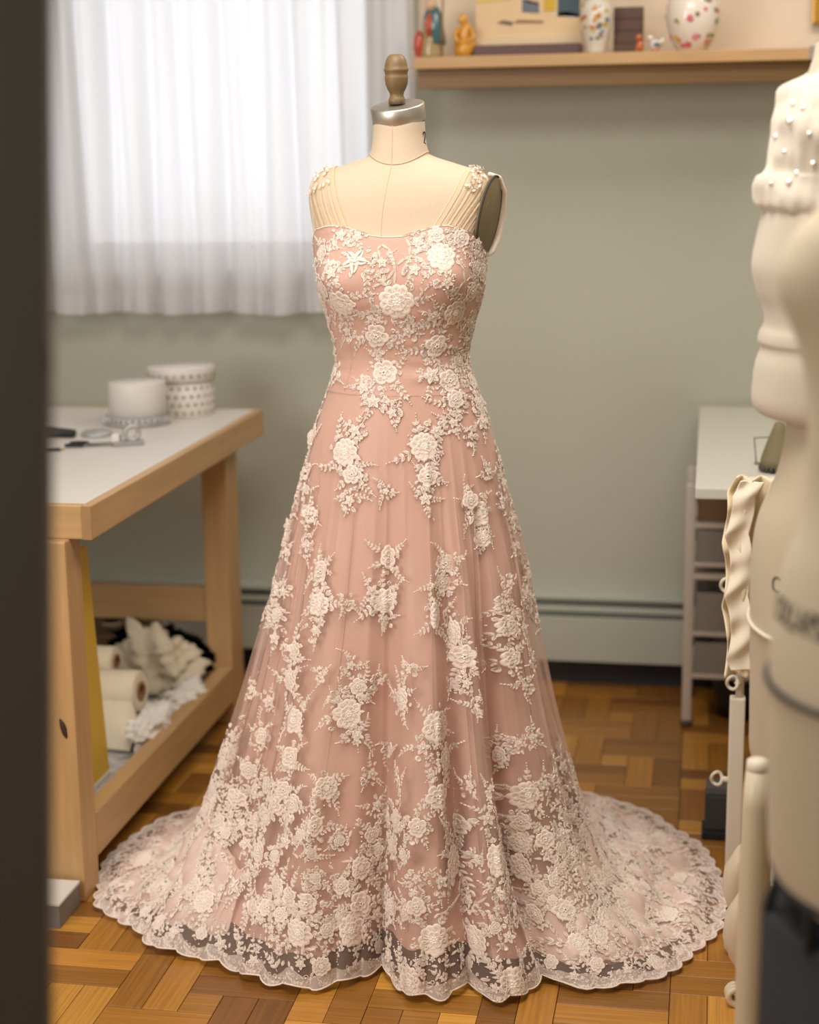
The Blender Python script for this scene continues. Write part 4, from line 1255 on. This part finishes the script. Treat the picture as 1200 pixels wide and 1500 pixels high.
patch('painted_figure', [(.47, .52), (.60, .48), (.62, 1), (.47, 1)], (206, 178, 142))
patch('painted_post', [(.64, .40), (.75, .40), (.77, 1), (.66, 1)], (206, 168, 50))
patch('painted_water', [(.77, .34), (.98, .32), (.98, 1), (.79, 1)], (62, 84, 92))
patch('painted_foam', [(.70, .36), (.92, .31), (.98, .35), (.86, .39)], (224, 220, 210))
patch('painted_driftwood', [(.20, .28), (.34, .24), (.36, .28), (.26, .31)], (112, 92, 74))
patch('painted_oar', [(.36, .27), (.64, .26), (.64, .29), (.40, .31)], (150, 110, 72))
slab('picture_edge', (x0, 4.438, sz + .030), (x1, 4.4445, sz + .052), mat('cream_mount', (226, 202, 166), .7), pc)


def blossoms(par, c, prof, n, seed, a0, a1, z0, z1, cols, rr_=(.004, .008)):
    rg2 = np.random.RandomState(seed); bms = [MB() for _ in cols]
    zs = [p[1] for p in prof]; rsd = [p[0] for p in prof]
    for _ in range(n):
        a, z = rg2.uniform(a0, a1), rg2.uniform(z0, z1); k = rg2.randint(len(cols)); rad = float(np.interp(z, zs, rsd))
        dr_ = (np.interp(z + .004, zs, rsd) - np.interp(z - .004, zs, rsd)) / .008
        nrm = Vector((math.cos(a), math.sin(a), -dr_)).normalized(); q = nrm.to_track_quat('Z', 'Y').to_matrix()
        p = np.array(c) + (rad * math.cos(a), rad * math.sin(a), z); s = rg2.uniform(*rr_)
        for j in range(5):
            b = j * 1.2566 + a
            bms[k].lathe([(0, -.002), (s * .5, -.002), (s * .45, .0008), (0, .001)], p + np.array(q @ Vector((s * .55 * math.cos(b), s * .55 * math.sin(b), 0))), 7, q, False)
    for b, (nm, col) in zip(bms, cols):
        if len(b.bm.verts): o = b.build(nm, ceramic('glaze_' + nm, col), par); o['kind'] = 'stuff'
        else: b.bm.free()


c = base(873, 4.40)
prof = [(0, 0), (.024, 0), (.026, .006), (.026, .012), (.034, .04), (.041, .075), (.042, .10), (.036, .125), (.020, .138), (.017, .15), (.018, .17), (.026, .185), (.024, .186), (.014, .17), (0, .16)]
vs = thing('porcelain_vase', 'slender grey white porcelain vase with small painted flowers', 'vase', c)
MB().lathe(prof, c, 40, None, False).build('vase_body', ceramic('porcelain', (214, 206, 190)), vs, True)
blossoms(vs, c, prof[1:10], 26, 4, R(200), R(320), .03, .125, [('ochre_flower', (196, 160, 74)), ('blue_flower', (92, 112, 140)), ('rust_flower', (190, 96, 62)), ('leaf_spray', (112, 112, 84))])
c = base(921, 4.46)
bk = thing('old_book', 'dark brown leather book standing upright behind tiny figures', 'book', c)
slab('cover', c + (-.038, -.022, 0), c + (.038, .022, .118), mat('brown_leather', (82, 54, 36), .5, var=.1, scale=30), bk, .003)
slab('pages', c + (-.034, -.0185, .0005), c + (.0385, .0185, .1188), mat('page_paper', (206, 188, 150), .8), bk)
mb = MB()
for k in range(3): mb.box(c + (0, -.0225, .03 + .03 * k), (.078, .002, .004), .0005)
mb.build('spine_bands', mat('dark_leather', (58, 38, 26), .5), bk)
c = base(937, 4.38)
an = thing('toy_dog', 'tiny orange brown animal figure in front of the book', 'figurine', c)
ORG = ceramic('terracotta', (184, 98, 50))
mb = MB(); mb.blob(c + (0, 0, .016), (.011, .010, .016), 3, .06, 2); mb.build('body', ORG, an, True)
mb = MB(); mb.blob(c + (-.002, -.004, .036), (.009, .010, .009), 4, .05, 2); mb.build('head', ORG, an, True)
mb = MB(); mb.tube([c + (-.007, -.008, 0), c + (-.007, -.006, .014)], .003, 6); mb.tube([c + (.007, -.008, 0), c + (.007, -.006, .014)], .003, 6); mb.build('legs', ORG, an, True)
c = base(960, 4.38)
hn = thing('toy_hen', 'tiny white and blue hen figure beside the floral jar', 'figurine', c)
mb = MB(); mb.blob(c + (0, 0, .017), (.016, .012, .014), 3, .05, 2); mb.tube([c + (.010, 0, .02), c + (.022, 0, .032)], [.008, .004], 8); mb.build('body', ceramic('white_glaze', (222, 214, 204)), hn, True)
mb = MB(); mb.blob(c + (-.013, -.002, .034), (.008, .008, .008), 4, .05, 2); mb.build('head', MATS['white_glaze'], hn, True)
mb = MB(); mb.blob(c + (.003, -.010, .018), (.009, .004, .007), 6, .08, 2); mb.build('wing', ceramic('blue_glaze', (84, 96, 116)), hn, True)
mb = MB(); mb.lathe([(0, 0), (.012, 0), (.008, .006), (0, .006)], c, 14); mb.build('foot', ORG, hn, True)
c = base(1014, 4.41)
prof = [(0, 0), (.034, 0), (.038, .004), (.052, .024), (.064, .055), (.069, .085), (.067, .115), (.058, .145), (.042, .168), (.022, .180), (0, .183)]
jar = thing('floral_jar', 'egg shaped white porcelain jar with pink painted flowers', 'jar', c)
MB().lathe(prof, c, 48, None, False).build('jar_body', ceramic('white_porcelain', (230, 218, 204)), jar, True)
blossoms(jar, c, prof[1:], 46, 9, R(190), R(345), .012, .165, [('pink_flower', (206, 98, 112)), ('rose_flower', (214, 134, 140)), ('olive_leaf', (128, 124, 82)), ('yellow_flower', (206, 176, 98))], (.005, .010))
g0 = ony(1190, 35, 4.58)
gf = thing('gilt_frame', 'gilt frame hanging on the cream wall at the right edge', 'frame', g0)
for a, b in (((0, 0), (.03, .3)), ((.22, 0), (.25, .3)), ((.03, 0), (.22, .03)), ((.03, .27), (.22, .3))):
    slab('moulding', g0 + (a[0], 0, a[1]), g0 + (b[0], .024, b[1]), mat('gilt', (198, 150, 66), .35, .7), gf, .004)
slab('backing', g0 + (.03, .010, .03), g0 + (.22, .02, .27), CREAMWALL, gf)

# ---------------------------------------------------------------- white wall table at the right, cart below it
rt = thing('wall_table', 'white topped wall mounted work table at the right', 'table', (.5, 4.0, .8))
slab('table_top', (-.018, 3.43, .795), (1.1, 4.60, .82), mat('cool_white_laminate', (206, 204, 192), .4), rt, .004)
for x in (.02, 1.0):
    mb = MB(); mb.lo_hi(P3((x, 4.20, .765)), P3((x + .03, 4.61, .794)), .002); mb.lo_hi(P3((x, 4.58, .45)), P3((x + .03, 4.62, .794)), .002); mb.build('bracket', WHITEPAINT, rt)
ct = thing('storage_cart', 'white tiered storage cart with clear bins under the wall table', 'cart', (.15, 4.38, 0))
PLAST = mat('white_plastic', (212, 202, 194), .4)
for x in (-.045, .33):
    for y in (4.25, 4.50):
        mb = MB(); mb.lo_hi(P3((x, y, .015)), P3((x + .026, y + .026, .665)), .006); mb.build('post', PLAST, ct)
        mb = MB(); mb.lathe([(0, 0), (.014, 0), (.016, .012), (.013, .02), (0, .02)], (x + .013, y + .013, 0), 14); mb.build('foot', mat('grey_rubber', (96, 92, 86), .7), ct, True)
for k, z in enumerate((.146, .263, .418, .452, .556)):
    slab('tier', (-.02, 4.245, z - .007), (.335, 4.525, z + .007), PLAST, ct, .003)
CLEAR = mat('clear_bin', (176, 172, 164), .35, alpha=.62)
for k, (z, h) in enumerate(((.153, .085), (.270, .105), (.459, .085))):
    mb = MB()
    for a, b in (((-.015, 4.25, z), (.33, 4.254, z + h)), ((-.015, 4.25, z), (-.011, 4.52, z + h)), ((.326, 4.25, z), (.33, 4.52, z + h)), ((-.015, 4.516, z), (.33, 4.52, z + h)), ((-.015, 4.25, z), (.33, 4.52, z + .004))): mb.lo_hi(P3(a), P3(b), .001)
    mb.build('bin', CLEAR, ct)
for k, (z, col, cl, lab) in enumerate(((.276, (150, 60, 52), 'red', 'folded red cloth lying in the middle bin of the cart'), (.160, (196, 188, 176), 'pale', 'pale folded cloth lying in the lowest bin of the cart'), (.464, (150, 146, 138), 'grey', 'grey folded cloth lying in the top bin of the cart'))):
    tt = heap('folded_remnant', lab, 'fabric', (.13, 4.38, z + (.012 if k == 0 else .03)), (.11, .10, .014 if k == 0 else .034), 31 + k, mat('remnant_' + cl, col, .85), .08)
slab('wooden_tray', (-.015, 4.27, .5635), (.33, 4.51, .62), mat('tray_brown', (128, 98, 72), .6, var=.1, scale=8), ct, .003)
bn = onz(1048, 1056)
bb = thing('waste_bin', 'black bin holding a cream cloth on the floor under the cart', 'bin', (.12, 4.40, 0))
MB().lathe([(0, .002), (.062, .002), (.075, .110), (.072, .112), (.060, .01), (0, .01)], (.11, 4.38, 0), 28, None, False).build('bucket', mat('black_plastic', (34, 36, 42), .45), bb, True)
mb = MB(); mb.blob((.125, 4.375, .098), (.05, .05, .034), 4, .12); mb.build('liner', CREAM, bb, True)
OLIVE = mat('olive_felt', (124, 112, 84), .8, var=.08, scale=40)
c0 = onz(1140, 690, .8205)
cn = thing('olive_cone', 'olive brown cone with beaded base standing on the wall table', 'cone', c0)
MB().lathe([(0, .012), (.040, .012), (.038, .03), (.028, .06), (.017, .09), (.010, .108), (0, .112)], c0, 28).build('cone_body', OLIVE, cn, True)
mb = MB()
for k in range(22):
    a = 2 * math.pi * k / 22; mb.blob(c0 + (.038 * math.cos(a), .038 * math.sin(a), .008), (.006, .006, .007), k, .02, 1)
mb.build('beaded_rim', mat('dark_beads', (66, 62, 50), .35), cn, True)
f0 = onz(1108, 680, .8205)
wf = thing('wire_stand', 'thin bent grey wire stand on the wall table', 'stand', f0)
mb = MB(); mb.tube([f0 + (.05, .01, .003), f0 + (0, 0, .003), f0 + (-.006, .0, .06), f0 + (.045, .01, .062)], .0022, 6); mb.build('wire', STEELD, wf, True)
mb = MB(); mb.blob(f0 + (.002, 0, .003), (.007, .007, .003), 1, .0, 2); mb.build('foot', STEELD, wf, True)
q0 = onz(1112, 711, .8207)
mb = MB(); mb.poly([(q0[0] - .02, 3.428, .8215), (q0[0] + .08, 3.428, .8215), (q0[0] + .10, 3.56, .8215), (q0[0] - .005, 3.55, .8215)], (0, 0, .0012))
mb.poly([(q0[0] - .02, 3.428, .8227), (q0[0] + .08, 3.428, .8227), (q0[0] + .045, 3.424, .755)], (0, -.0012, 0))
tag(mb.build('paper_pattern', mat('white_paper', (236, 230, 224), .7)), 'white paper folded over the front edge of the wall table', 'paper')

# ---------------------------------------------------------------- rack, hanging lace and clutter at the right
RK = onz(1073, 1284)
rk = thing('rack_stand', 'white upright rack stand with ring hooks holding the cream lace', 'rack', (RK[0], RK[1], 0))
RW = mat('rack_white', (226, 216, 198), .45, var=.03, scale=10)
z1 = ony(1068, 1020, RK[1])[2]
slab('lower_post', (RK[0] - .016, RK[1] - .014, 0), (RK[0] + .016, RK[1] + .014, z1), RW, rk, .004)
mb = MB(); mb.tube([(RK[0] + .004, RK[1], z1 - .005), (RK[0] + .004, RK[1], .868)], .009, 12); mb.build('upper_post', RW, rk, True)
mb = MB(); mb.tube([(RK[0] - .01, RK[1], .86), (RK[0] + .34, RK[1] - .04, .86)], .008, 10); mb.build('cross_arm', RW, rk, True)
slab('foot_bar', (RK[0] - .01, RK[1] - .012, 0), (RK[0] + .3, RK[1] + .012, .02), RW, rk, .003)
for (px, py) in ((1064, 857), (1073, 1000), (1050, 1140)):
    hc = ony(px, py, RK[1] - .012)
    mb = MB(); mb.tube([hc + (.011 * math.cos(a), .004 * math.sin(a * 2), .014 * math.sin(a)) for a in np.linspace(0, 6.28, 17)], .0036, 8, False)
    mb.tube([hc + (.010, .0, .0), (RK[0] - .0, RK[1] - .004, hc[2] - .006)], .006, 8); mb.build('ring_hook', RW, rk, True)
# cream lace with a scalloped edge
LC = mat('cream_lace', (232, 216, 184), .8, var=.08, scale=30, bump=.3, sheen=.2)
V = []
nr, nc_ = 70, 26
for k in range(nr):
    t = k / (nr - 1); yy_ = 700 + 288 * t
    left = 1064 - 5 * math.sin(t * 3) + 7 * abs(math.sin(t * 9.5)) + (18 * (1 - t / .08) if t < .08 else 0)
    for q in range(nc_):
        w = q / (nc_ - 1); p = ony(left + (1160 - left) * w, yy_, 3.03)
        V.append(p + (0, .022 * math.sin(w * 17 + .6 * math.sin(t * 5)) * (1 - .2 * t) + .012 * math.sin(t * 30) * (1 - w) ** 3, 0))
lg_ = tag(from_arrays('hanging_lace', np.array(V), gridfaces(nr, nc_, False), LC), 'cream lace panel with scalloped edge hanging on the white rack', 'lace')
lg_.modifiers.new('thick', 'SOLIDIFY').thickness = .004
V = []
for k in range(120):
    t = k / 119; yy_ = 706 + 276 * t
    left = 1062 - 5 * math.sin(t * 3) + 9 * abs(math.sin(t * 9.5 + .5)) + (16 * (1 - t / .08) if t < .08 else 0)
    for q in range(14):
        w = q / 13; p = ony(left + 4 + 34 * w, yy_, 3.005)
        V.append(p + (0, .005 * math.sin(t * 40 + w * 3) * (1 - .7 * w) + .004 * math.sin(t * 17 + w * 5), 0))
from_arrays('ruffle_edge', np.array(V), gridfaces(120, 14, False), mat('ruffle_ivory', (238, 226, 206), .8), lg_).modifiers.new('thick', 'SOLIDIFY').thickness = .003
# dark block on the floor
dk = onz(1046, 1230)
db = thing('dark_post_foot', 'dark grey covered block standing on the floor behind the white rack', 'block', (dk[0] + .02, dk[1] + .03, 0))
slab('block_body', (dk[0] - .022, dk[1], .02), (dk[0] + .05, dk[1] + .06, .105), mat('slate_cover', (58, 60, 64), .7), db, .006)
slab('block_top', (dk[0] - .020, dk[1] + .002, .105), (dk[0] + .048, dk[1] + .058, .125), mat('slate_top', (92, 92, 90), .6), db, .004)
slab('block_base', (dk[0] - .028, dk[1] - .006, 0), (dk[0] + .056, dk[1] + .066, .02), mat('black_rubber', (30, 32, 38), .7), db, .004)
# white drawer unit seen below the near form
cb = thing('drawer_unit', 'low beige drawer unit behind the near dress form', 'drawers', (.62, 3.05, 0))
CBM = mat('beige_lacquer', (196, 178, 158), .5, var=.03, scale=6)
slab('carcass', (.40, 3.10, 0), (1.06, 3.4, .50), CBM, cb, .004)
for z in (.02, .18, .34):
    d = slab('drawer', (.41, 3.085, z), (1.05, 3.102, z + .145), CBM, cb, .003)
    slab('drawer_lip', (.41, 3.080, z + .133), (1.05, 3.086, z + .145), MATS['rack_white'], d, .002)

# carved stool with cabriole legs
CARV = mat('cream_enamel', (216, 202, 176), .4, var=.05, scale=8, coat=.2)
st = thing('carved_stool', 'low cream carved stool with a cabriole leg and scroll foot', 'stool', (.18, 2.86, 0))
L0 = onz(1084, 1472)
def cab(x, y, dx, dy, name='leg'):
    mb = MB()
    pts = [(.030, 0, .222), (.006, 0, .205), (-.012, 0, .17), (-.016, 0, .135), (-.008, 0, .10), (.004, 0, .07), (.006, 0, .05), (-.002, 0, .034), (-.010, 0, .022)]
    rad = [.020, .024, .026, .025, .021, .015, .012, .014, .017]
    mb.tube([(x + p[0] * dx, y + p[0] * dy, p[2]) for p in pts], rad, 14)
    lg = mb.build(name, CARV, st, True)
    mb = MB()
    for k in range(3):
        o_ = (k - 1) * .010
        mb.tube([(x + (-.012 + .016 * math.cos(a)) * dx - o_ * dy, y + (-.012 + .016 * math.cos(a)) * dy + o_ * dx, .0215 + .015 * math.sin(a)) for a in np.linspace(.3, 5.6, 14)], .0062, 8)
    mb.build('scroll_foot', CARV, lg, True)
cab(L0[0] + .006, L0[1], 1, 0.1); cab(L0[0] + .006, L0[1] + .2, 1, 0); cab(L0[0] + .24, L0[1] + .2, -1, 0); cab(L0[0] + .24, L0[1], -1, 0)
mb = MB(); mb.lo_hi(P3((L0[0] + .012, L0[1] - .01, .205)), P3((L0[0] + .235, L0[1] + .21, .240)), .008); mb.build('seat', CARV, st)

# slim turned column in front
c0 = atd(1108, 1200, 2.32); cx_, cy_ = c0[0], c0[1]
def zat(y): return ony(1108, y, cy_)[2]
col = thing('turned_column', 'slim cream turned column with a ring cap between the rack and form', 'column', (cx_, cy_, 0))
MB().lathe([(0, 0), (.05, 0), (.05, .02), (.026, .05), (.022, .2), (.0215, .30), (.0225, .42), (.0205, zat(1180)), (.0165, zat(1128)), (0, zat(1126))], (cx_, cy_, 0), 28).build('shaft', CARV, col, True)
MB().lathe([(0, zat(1130)), (.0155, zat(1130)), (.0165, zat(1124)), (.0155, zat(1114)), (.010, zat(1111)), (0, zat(1110))], (cx_, cy_, 0), 28).build('ring_cap', RW, col, True)


# ---------------------------------------------------------------- two more dress forms at the right edge (facing left)
def side_form(px, py, D, rows, wk, bk):
    A0 = atd(px, py, D); n = np.array([A0[0], A0[1], 0]); n /= np.linalg.norm(n); lat = np.array([n[1], -n[0], 0]); A0 = np.array([A0[0], A0[1], 0])
    out = []
    for y, x in rows:
        d = ray(x, y); t = ((A0 - CAM) @ n) / (d @ n); p = CAM + d * t
        out.append((p[2], -((p - A0) @ lat)))
    return A0, n, lat, out


def ring_loft(A0, n, lat, prof, wf, bf, nth=64, nrow=120, lump=0, seed=0):
    """prof: (z, front extent). cross-section elliptical, front along -lat"""
    pr = np.array(prof); T = np.arange(len(pr)); K = catmull(T, pr, np.linspace(0, len(pr) - 1, nrow))
    th = np.linspace(0, 2 * math.pi, nth, endpoint=False)
    z, f = K[:, 0], K[:, 1].clip(.004); w = np.array([wf(a, b) for a, b in zip(z, f)]); b_ = np.array([bf(a, b) for a, b in zip(z, f)])
    c, s = np.cos(th)[None], np.sin(th)[None]
    L_ = np.where(c > 0, f[:, None] * c, b_[:, None] * c); D_ = w[:, None] * s
    P = A0 - lat * L_[..., None] - n * D_[..., None]; P[..., 2] = z[:, None]
    if lump:
        rg2 = np.random.RandomState(seed); K2 = [(rg2.randn(3) * q, rg2.rand() * 6.28) for q in (24, 34, 45, 60, 80, 110) for _ in range(3)]
        ns = sum(np.sin(P @ k + p) for k, p in K2) / 6
        c3 = A0 + np.zeros_like(P); c3[..., 2] = P[..., 2]; dd = P - c3; dd /= np.linalg.norm(dd, axis=-1)[..., None].clip(1e-6)
        P = P + dd * (lump * ns)[..., None]
    return P


def capped(name, P, m, par):
    nr_, nt_ = P.shape[:2]; V = P.reshape(-1, 3); F = gridfaces(nr_, nt_).tolist() + [list(range(nt_))[::-1], list(range((nr_ - 1) * nt_, nr_ * nt_))]
    return from_arrays(name, V, F, m, par)


def wrap_text(txt, size, sxk, P_fn, th0, z0, mt, name, par):
    me = text_shape(txt, size, .0004); V = np.array([v.co[:] for v in me.vertices]); F = [list(p.vertices) for p in me.polygons]
    return from_arrays(name, np.array([P_fn(th0, a * sxk, z0 + b, c) for a, b, c in V]), F, mt, par, False)


FORMM = mat('pale_form_canvas', (192, 178, 155), .8, var=.03, scale=120, sheen=.1)
INK = mat('faded_ink', (66, 60, 54), .7)
# far form (A): depth (w) and back extents by height
ZA, WA_, BA_ = (.60, .80, 1.11, 1.36, 1.55, 1.63, 1.67, 1.75), (.13, .165, .118, .145, .165, .12, .055, .05), (.11, .14, .085, .10, .09, .07, .055, .05)
wA = lambda z, f: float(np.interp(z, ZA, WA_)); bA = lambda z, f: float(np.interp(z, ZA, BA_))
rowsA = [(60, 1196), (90, 1190), (120, 1178), (180, 1148), (250, 1134), (310, 1126), (385, 1112), (460, 1126), (520, 1142), (616, 1151), (690, 1138), (750, 1112), (800, 1102), (860, 1099), (950, 1099), (1044, 1098), (1090, 1098), (1108, 1106), (1114, 1130)]
A0, nA, latA, pA = side_form(1225, 620, 2.45, rowsA, 0, 0)
fA = thing('lace_bodice_form', 'cream dress form wearing a white peplum bodice and beaded lace bolero', 'mannequin', A0)
capped('torso', ring_loft(A0, nA, latA, pA, wA, bA), FORMM, fA)
mb = MB(); mb.tube([A0 + (0, 0, .03), A0 + (0, 0, .62)], .02, 14); mb.build('stand_pole', CARV, fA, True)
MB().lathe([(0, 0), (.16, 0), (.15, .02), (.03, .04), (0, .04)], A0, 32).build('stand_base', CARV, fA, True)
IV = mat('ivory_satin', (206, 195, 178), .45, sheen=.2, var=.02, scale=8)
rowsP = [(296, 1126), (312, 1117), (340, 1109), (385, 1101), (420, 1107), (448, 1117), (470, 1119), (484, 1112), (496, 1110), (506, 1114), (530, 1106), (560, 1102), (582, 1101), (596, 1106), (603, 1118), (608, 1140)]
_, _, _, pP = side_form(1225, 620, 2.45, rowsP, 0, 0)
pep = capped('peplum_bodice', ring_loft(A0, nA, latA, pP, lambda z, f: wA(z, f) + .012 + .25 * max(0, f - .11), lambda z, f: bA(z, f) + .012 + .25 * max(0, f - .11)), IV, fA)
rowsB = [(100, 1196), (112, 1182), (130, 1150), (180, 1133), (246, 1124), (258, 1112), (278, 1105), (298, 1106), (308, 1120)]
_, _, _, pB = side_form(1225, 620, 2.45, rowsB, 0, 0)
BOL = mat('bolero_lace', (210, 200, 184), .8, var=.10, scale=70, bump=.5, sheen=.3)
PB = ring_loft(A0, nA, latA, pB, lambda z, f: wA(z, f) + .014, lambda z, f: bA(z, f) + .014, 160, 120, .0075, 5)
bol = from_arrays('lace_bolero', PB.reshape(-1, 3), gridfaces(*PB.shape[:2]), BOL, fA)
SEQ = mat('sequin', (255, 252, 246), .22, .85, spec=1.0)
for px, py, r_ in ((1159, 178, .0075), (1157, 267, .006), (1163, 152, .005), (1178, 158, .005), (1137, 200, .005), (1168, 254, .005), (1192, 240, .005), (1186, 196, .004), (1130, 268, .004), (1150, 222, .004)):
    bv = BVHTree.FromPolygons([Vector(v) for v in PB.reshape(-1, 3)], gridfaces(*PB.shape[:2]).tolist()) if px == 1159 else bv
    h = bv.ray_cast(Vector(CAM), Vector(ray(px, py)).normalized())
    if h[0] is None: continue
    mb = MB(); mb.blob(np.array(h[0]) - ray(px, py) * .001, (r_, r_, r_), 1, 0, 2); mb.build('sequin', SEQ, bol, True)
ptA = lambda th0, a, z, h: None
TA = np.array(pA)
def surfA(th0, a, z, h):
    f = float(np.interp(-z, -TA[:, 0], TA[:, 1])) + .001 + h; th = th0 + a / f; w = wA(z, f) + h + .001
    p = A0 - latA * f * math.cos(th) - nA * (-w) * math.sin(th) * -1; p[2] = z; return p
wrap_text('COLLAPSIBLE', .034, .7, surfA, R(46), ony(1130, 840, A0[1])[2], INK, 'size_lettering', fA)
zt = ony(1110, 900, A0[1])[2]
mb = MB(); mb.tube([surfA(0, a * .13, zt - .006 * math.sin(a), .0015) for a in np.linspace(-1.2, 2.6, 40)], .0035, 6); mb.build('waist_tape', RW, fA, True)

# near form (B)
rowsB2 = [(60, 1262), (150, 1258), (215, 1250), (250, 1232), (300, 1200), (340, 1163), (385, 1141), (418, 1139), (445, 1147), (494, 1166), (560, 1181), (640, 1184), (740, 1179), (810, 1152), (856, 1140), (917, 1130), (985, 1127), (1060, 1125), (1157, 1125), (1232, 1127), (1256, 1136), (1272, 1156)]
B0, nB, latB, pB2 = side_form(1319, 900, 1.70, rowsB2, 0, 0)
fB = thing('collapsible_form', 'near cream dress form with black lettering and a black band at its hip', 'mannequin', B0)
ZB = (.76, .97, 1.18, 1.36, 1.45, 1.50, 1.53, 1.65)
wB = lambda z, f: float(np.interp(z, ZB, (.15, .165, .118, .148, .165, .12, .056, .05)))
bB = lambda z, f: float(np.interp(z, ZB, (.13, .14, .085, .10, .09, .07, .056, .05)))
capped('torso', ring_loft(B0, nB, latB, pB2, wB, bB), FORMM, fB)
TB = np.array(pB2)
def surfB(th0, a, z, h):
    f = float(np.interp(-z, -TB[:, 0], TB[:, 1])) + .001 + h; th = th0 + a / f; w = wB(z, f) + h + .001
    p = B0 - latB * f * math.cos(th) - nB * w * math.sin(th); p[2] = z; return p
wrap_text('COLLAPSIBLE', .036, .62, surfB, R(14), ony(1160, 893, B0[1])[2], INK, 'hip_lettering', fB)
zt = ony(1127, 985, B0[1])[2]
mb = MB(); mb.tube([surfB(0, a * .14, zt, .001) for a in np.linspace(-1.6, 3.2, 60)], .0035, 6); mb.build('hip_band', BLACK, fB, True)
mb = MB(); mb.tube([surfB(0, a * .13, pB2[-1][0] + .012, .001) for a in np.linspace(-3, 3, 60)], .004, 6); mb.build('hem_ring', BLACK, fB, True)
ztop = pB2[-1][0] + .012; zb = ony(1180, 1374, B0[1] - .08)[2]
NAVY = mat('navy_cage', (30, 34, 42), .7)
for k in range(10):
    th = 2 * math.pi * k / 10 + .22
    p = surfB(th, 0, ztop + .004, -.006); q = B0 - latB * .125 * math.cos(th + .1 * (k % 2)) - nB * .13 * math.sin(th + .1 * (k % 2)); q[2] = zb - .01
    mb = MB(); mb.tube([p, (p + q) / 2 + (0, 0, 0), q], .005, 8); mb.build('cage_strap', NAVY, fB, True)
MB().lathe([(0, 0), (.15, 0), (.15, .02), (.132, .06), (.130, zb - .006), (.122, zb), (0, zb)], B0, 40).build('cage_drum', NAVY, fB, True)
mb = MB(); mb.tube([B0 + (0, 0, zb - .02), B0 + (0, 0, .85)], .02, 14); mb.build('stand_pole', BLACK, fB, True)
# ceiling lamp housings for the two panel lights
for x, y, sx_, sy_ in ((-.45, 2.05, 1.2, 1.2), (.4, 3.6, 1.0, .6)):
    lp = thing('ceiling_panel', 'white framed ceiling light panel %s' % ('above the dress' if x < 0 else 'above the wall table'), 'light', (x, y, CEIL))
    slab('housing', (x - sx_ / 2 - .03, y - sy_ / 2 - .03, CEIL - .045), (x + sx_ / 2 + .03, y + sy_ / 2 + .03, CEIL), WHITEPAINT, lp, .004)
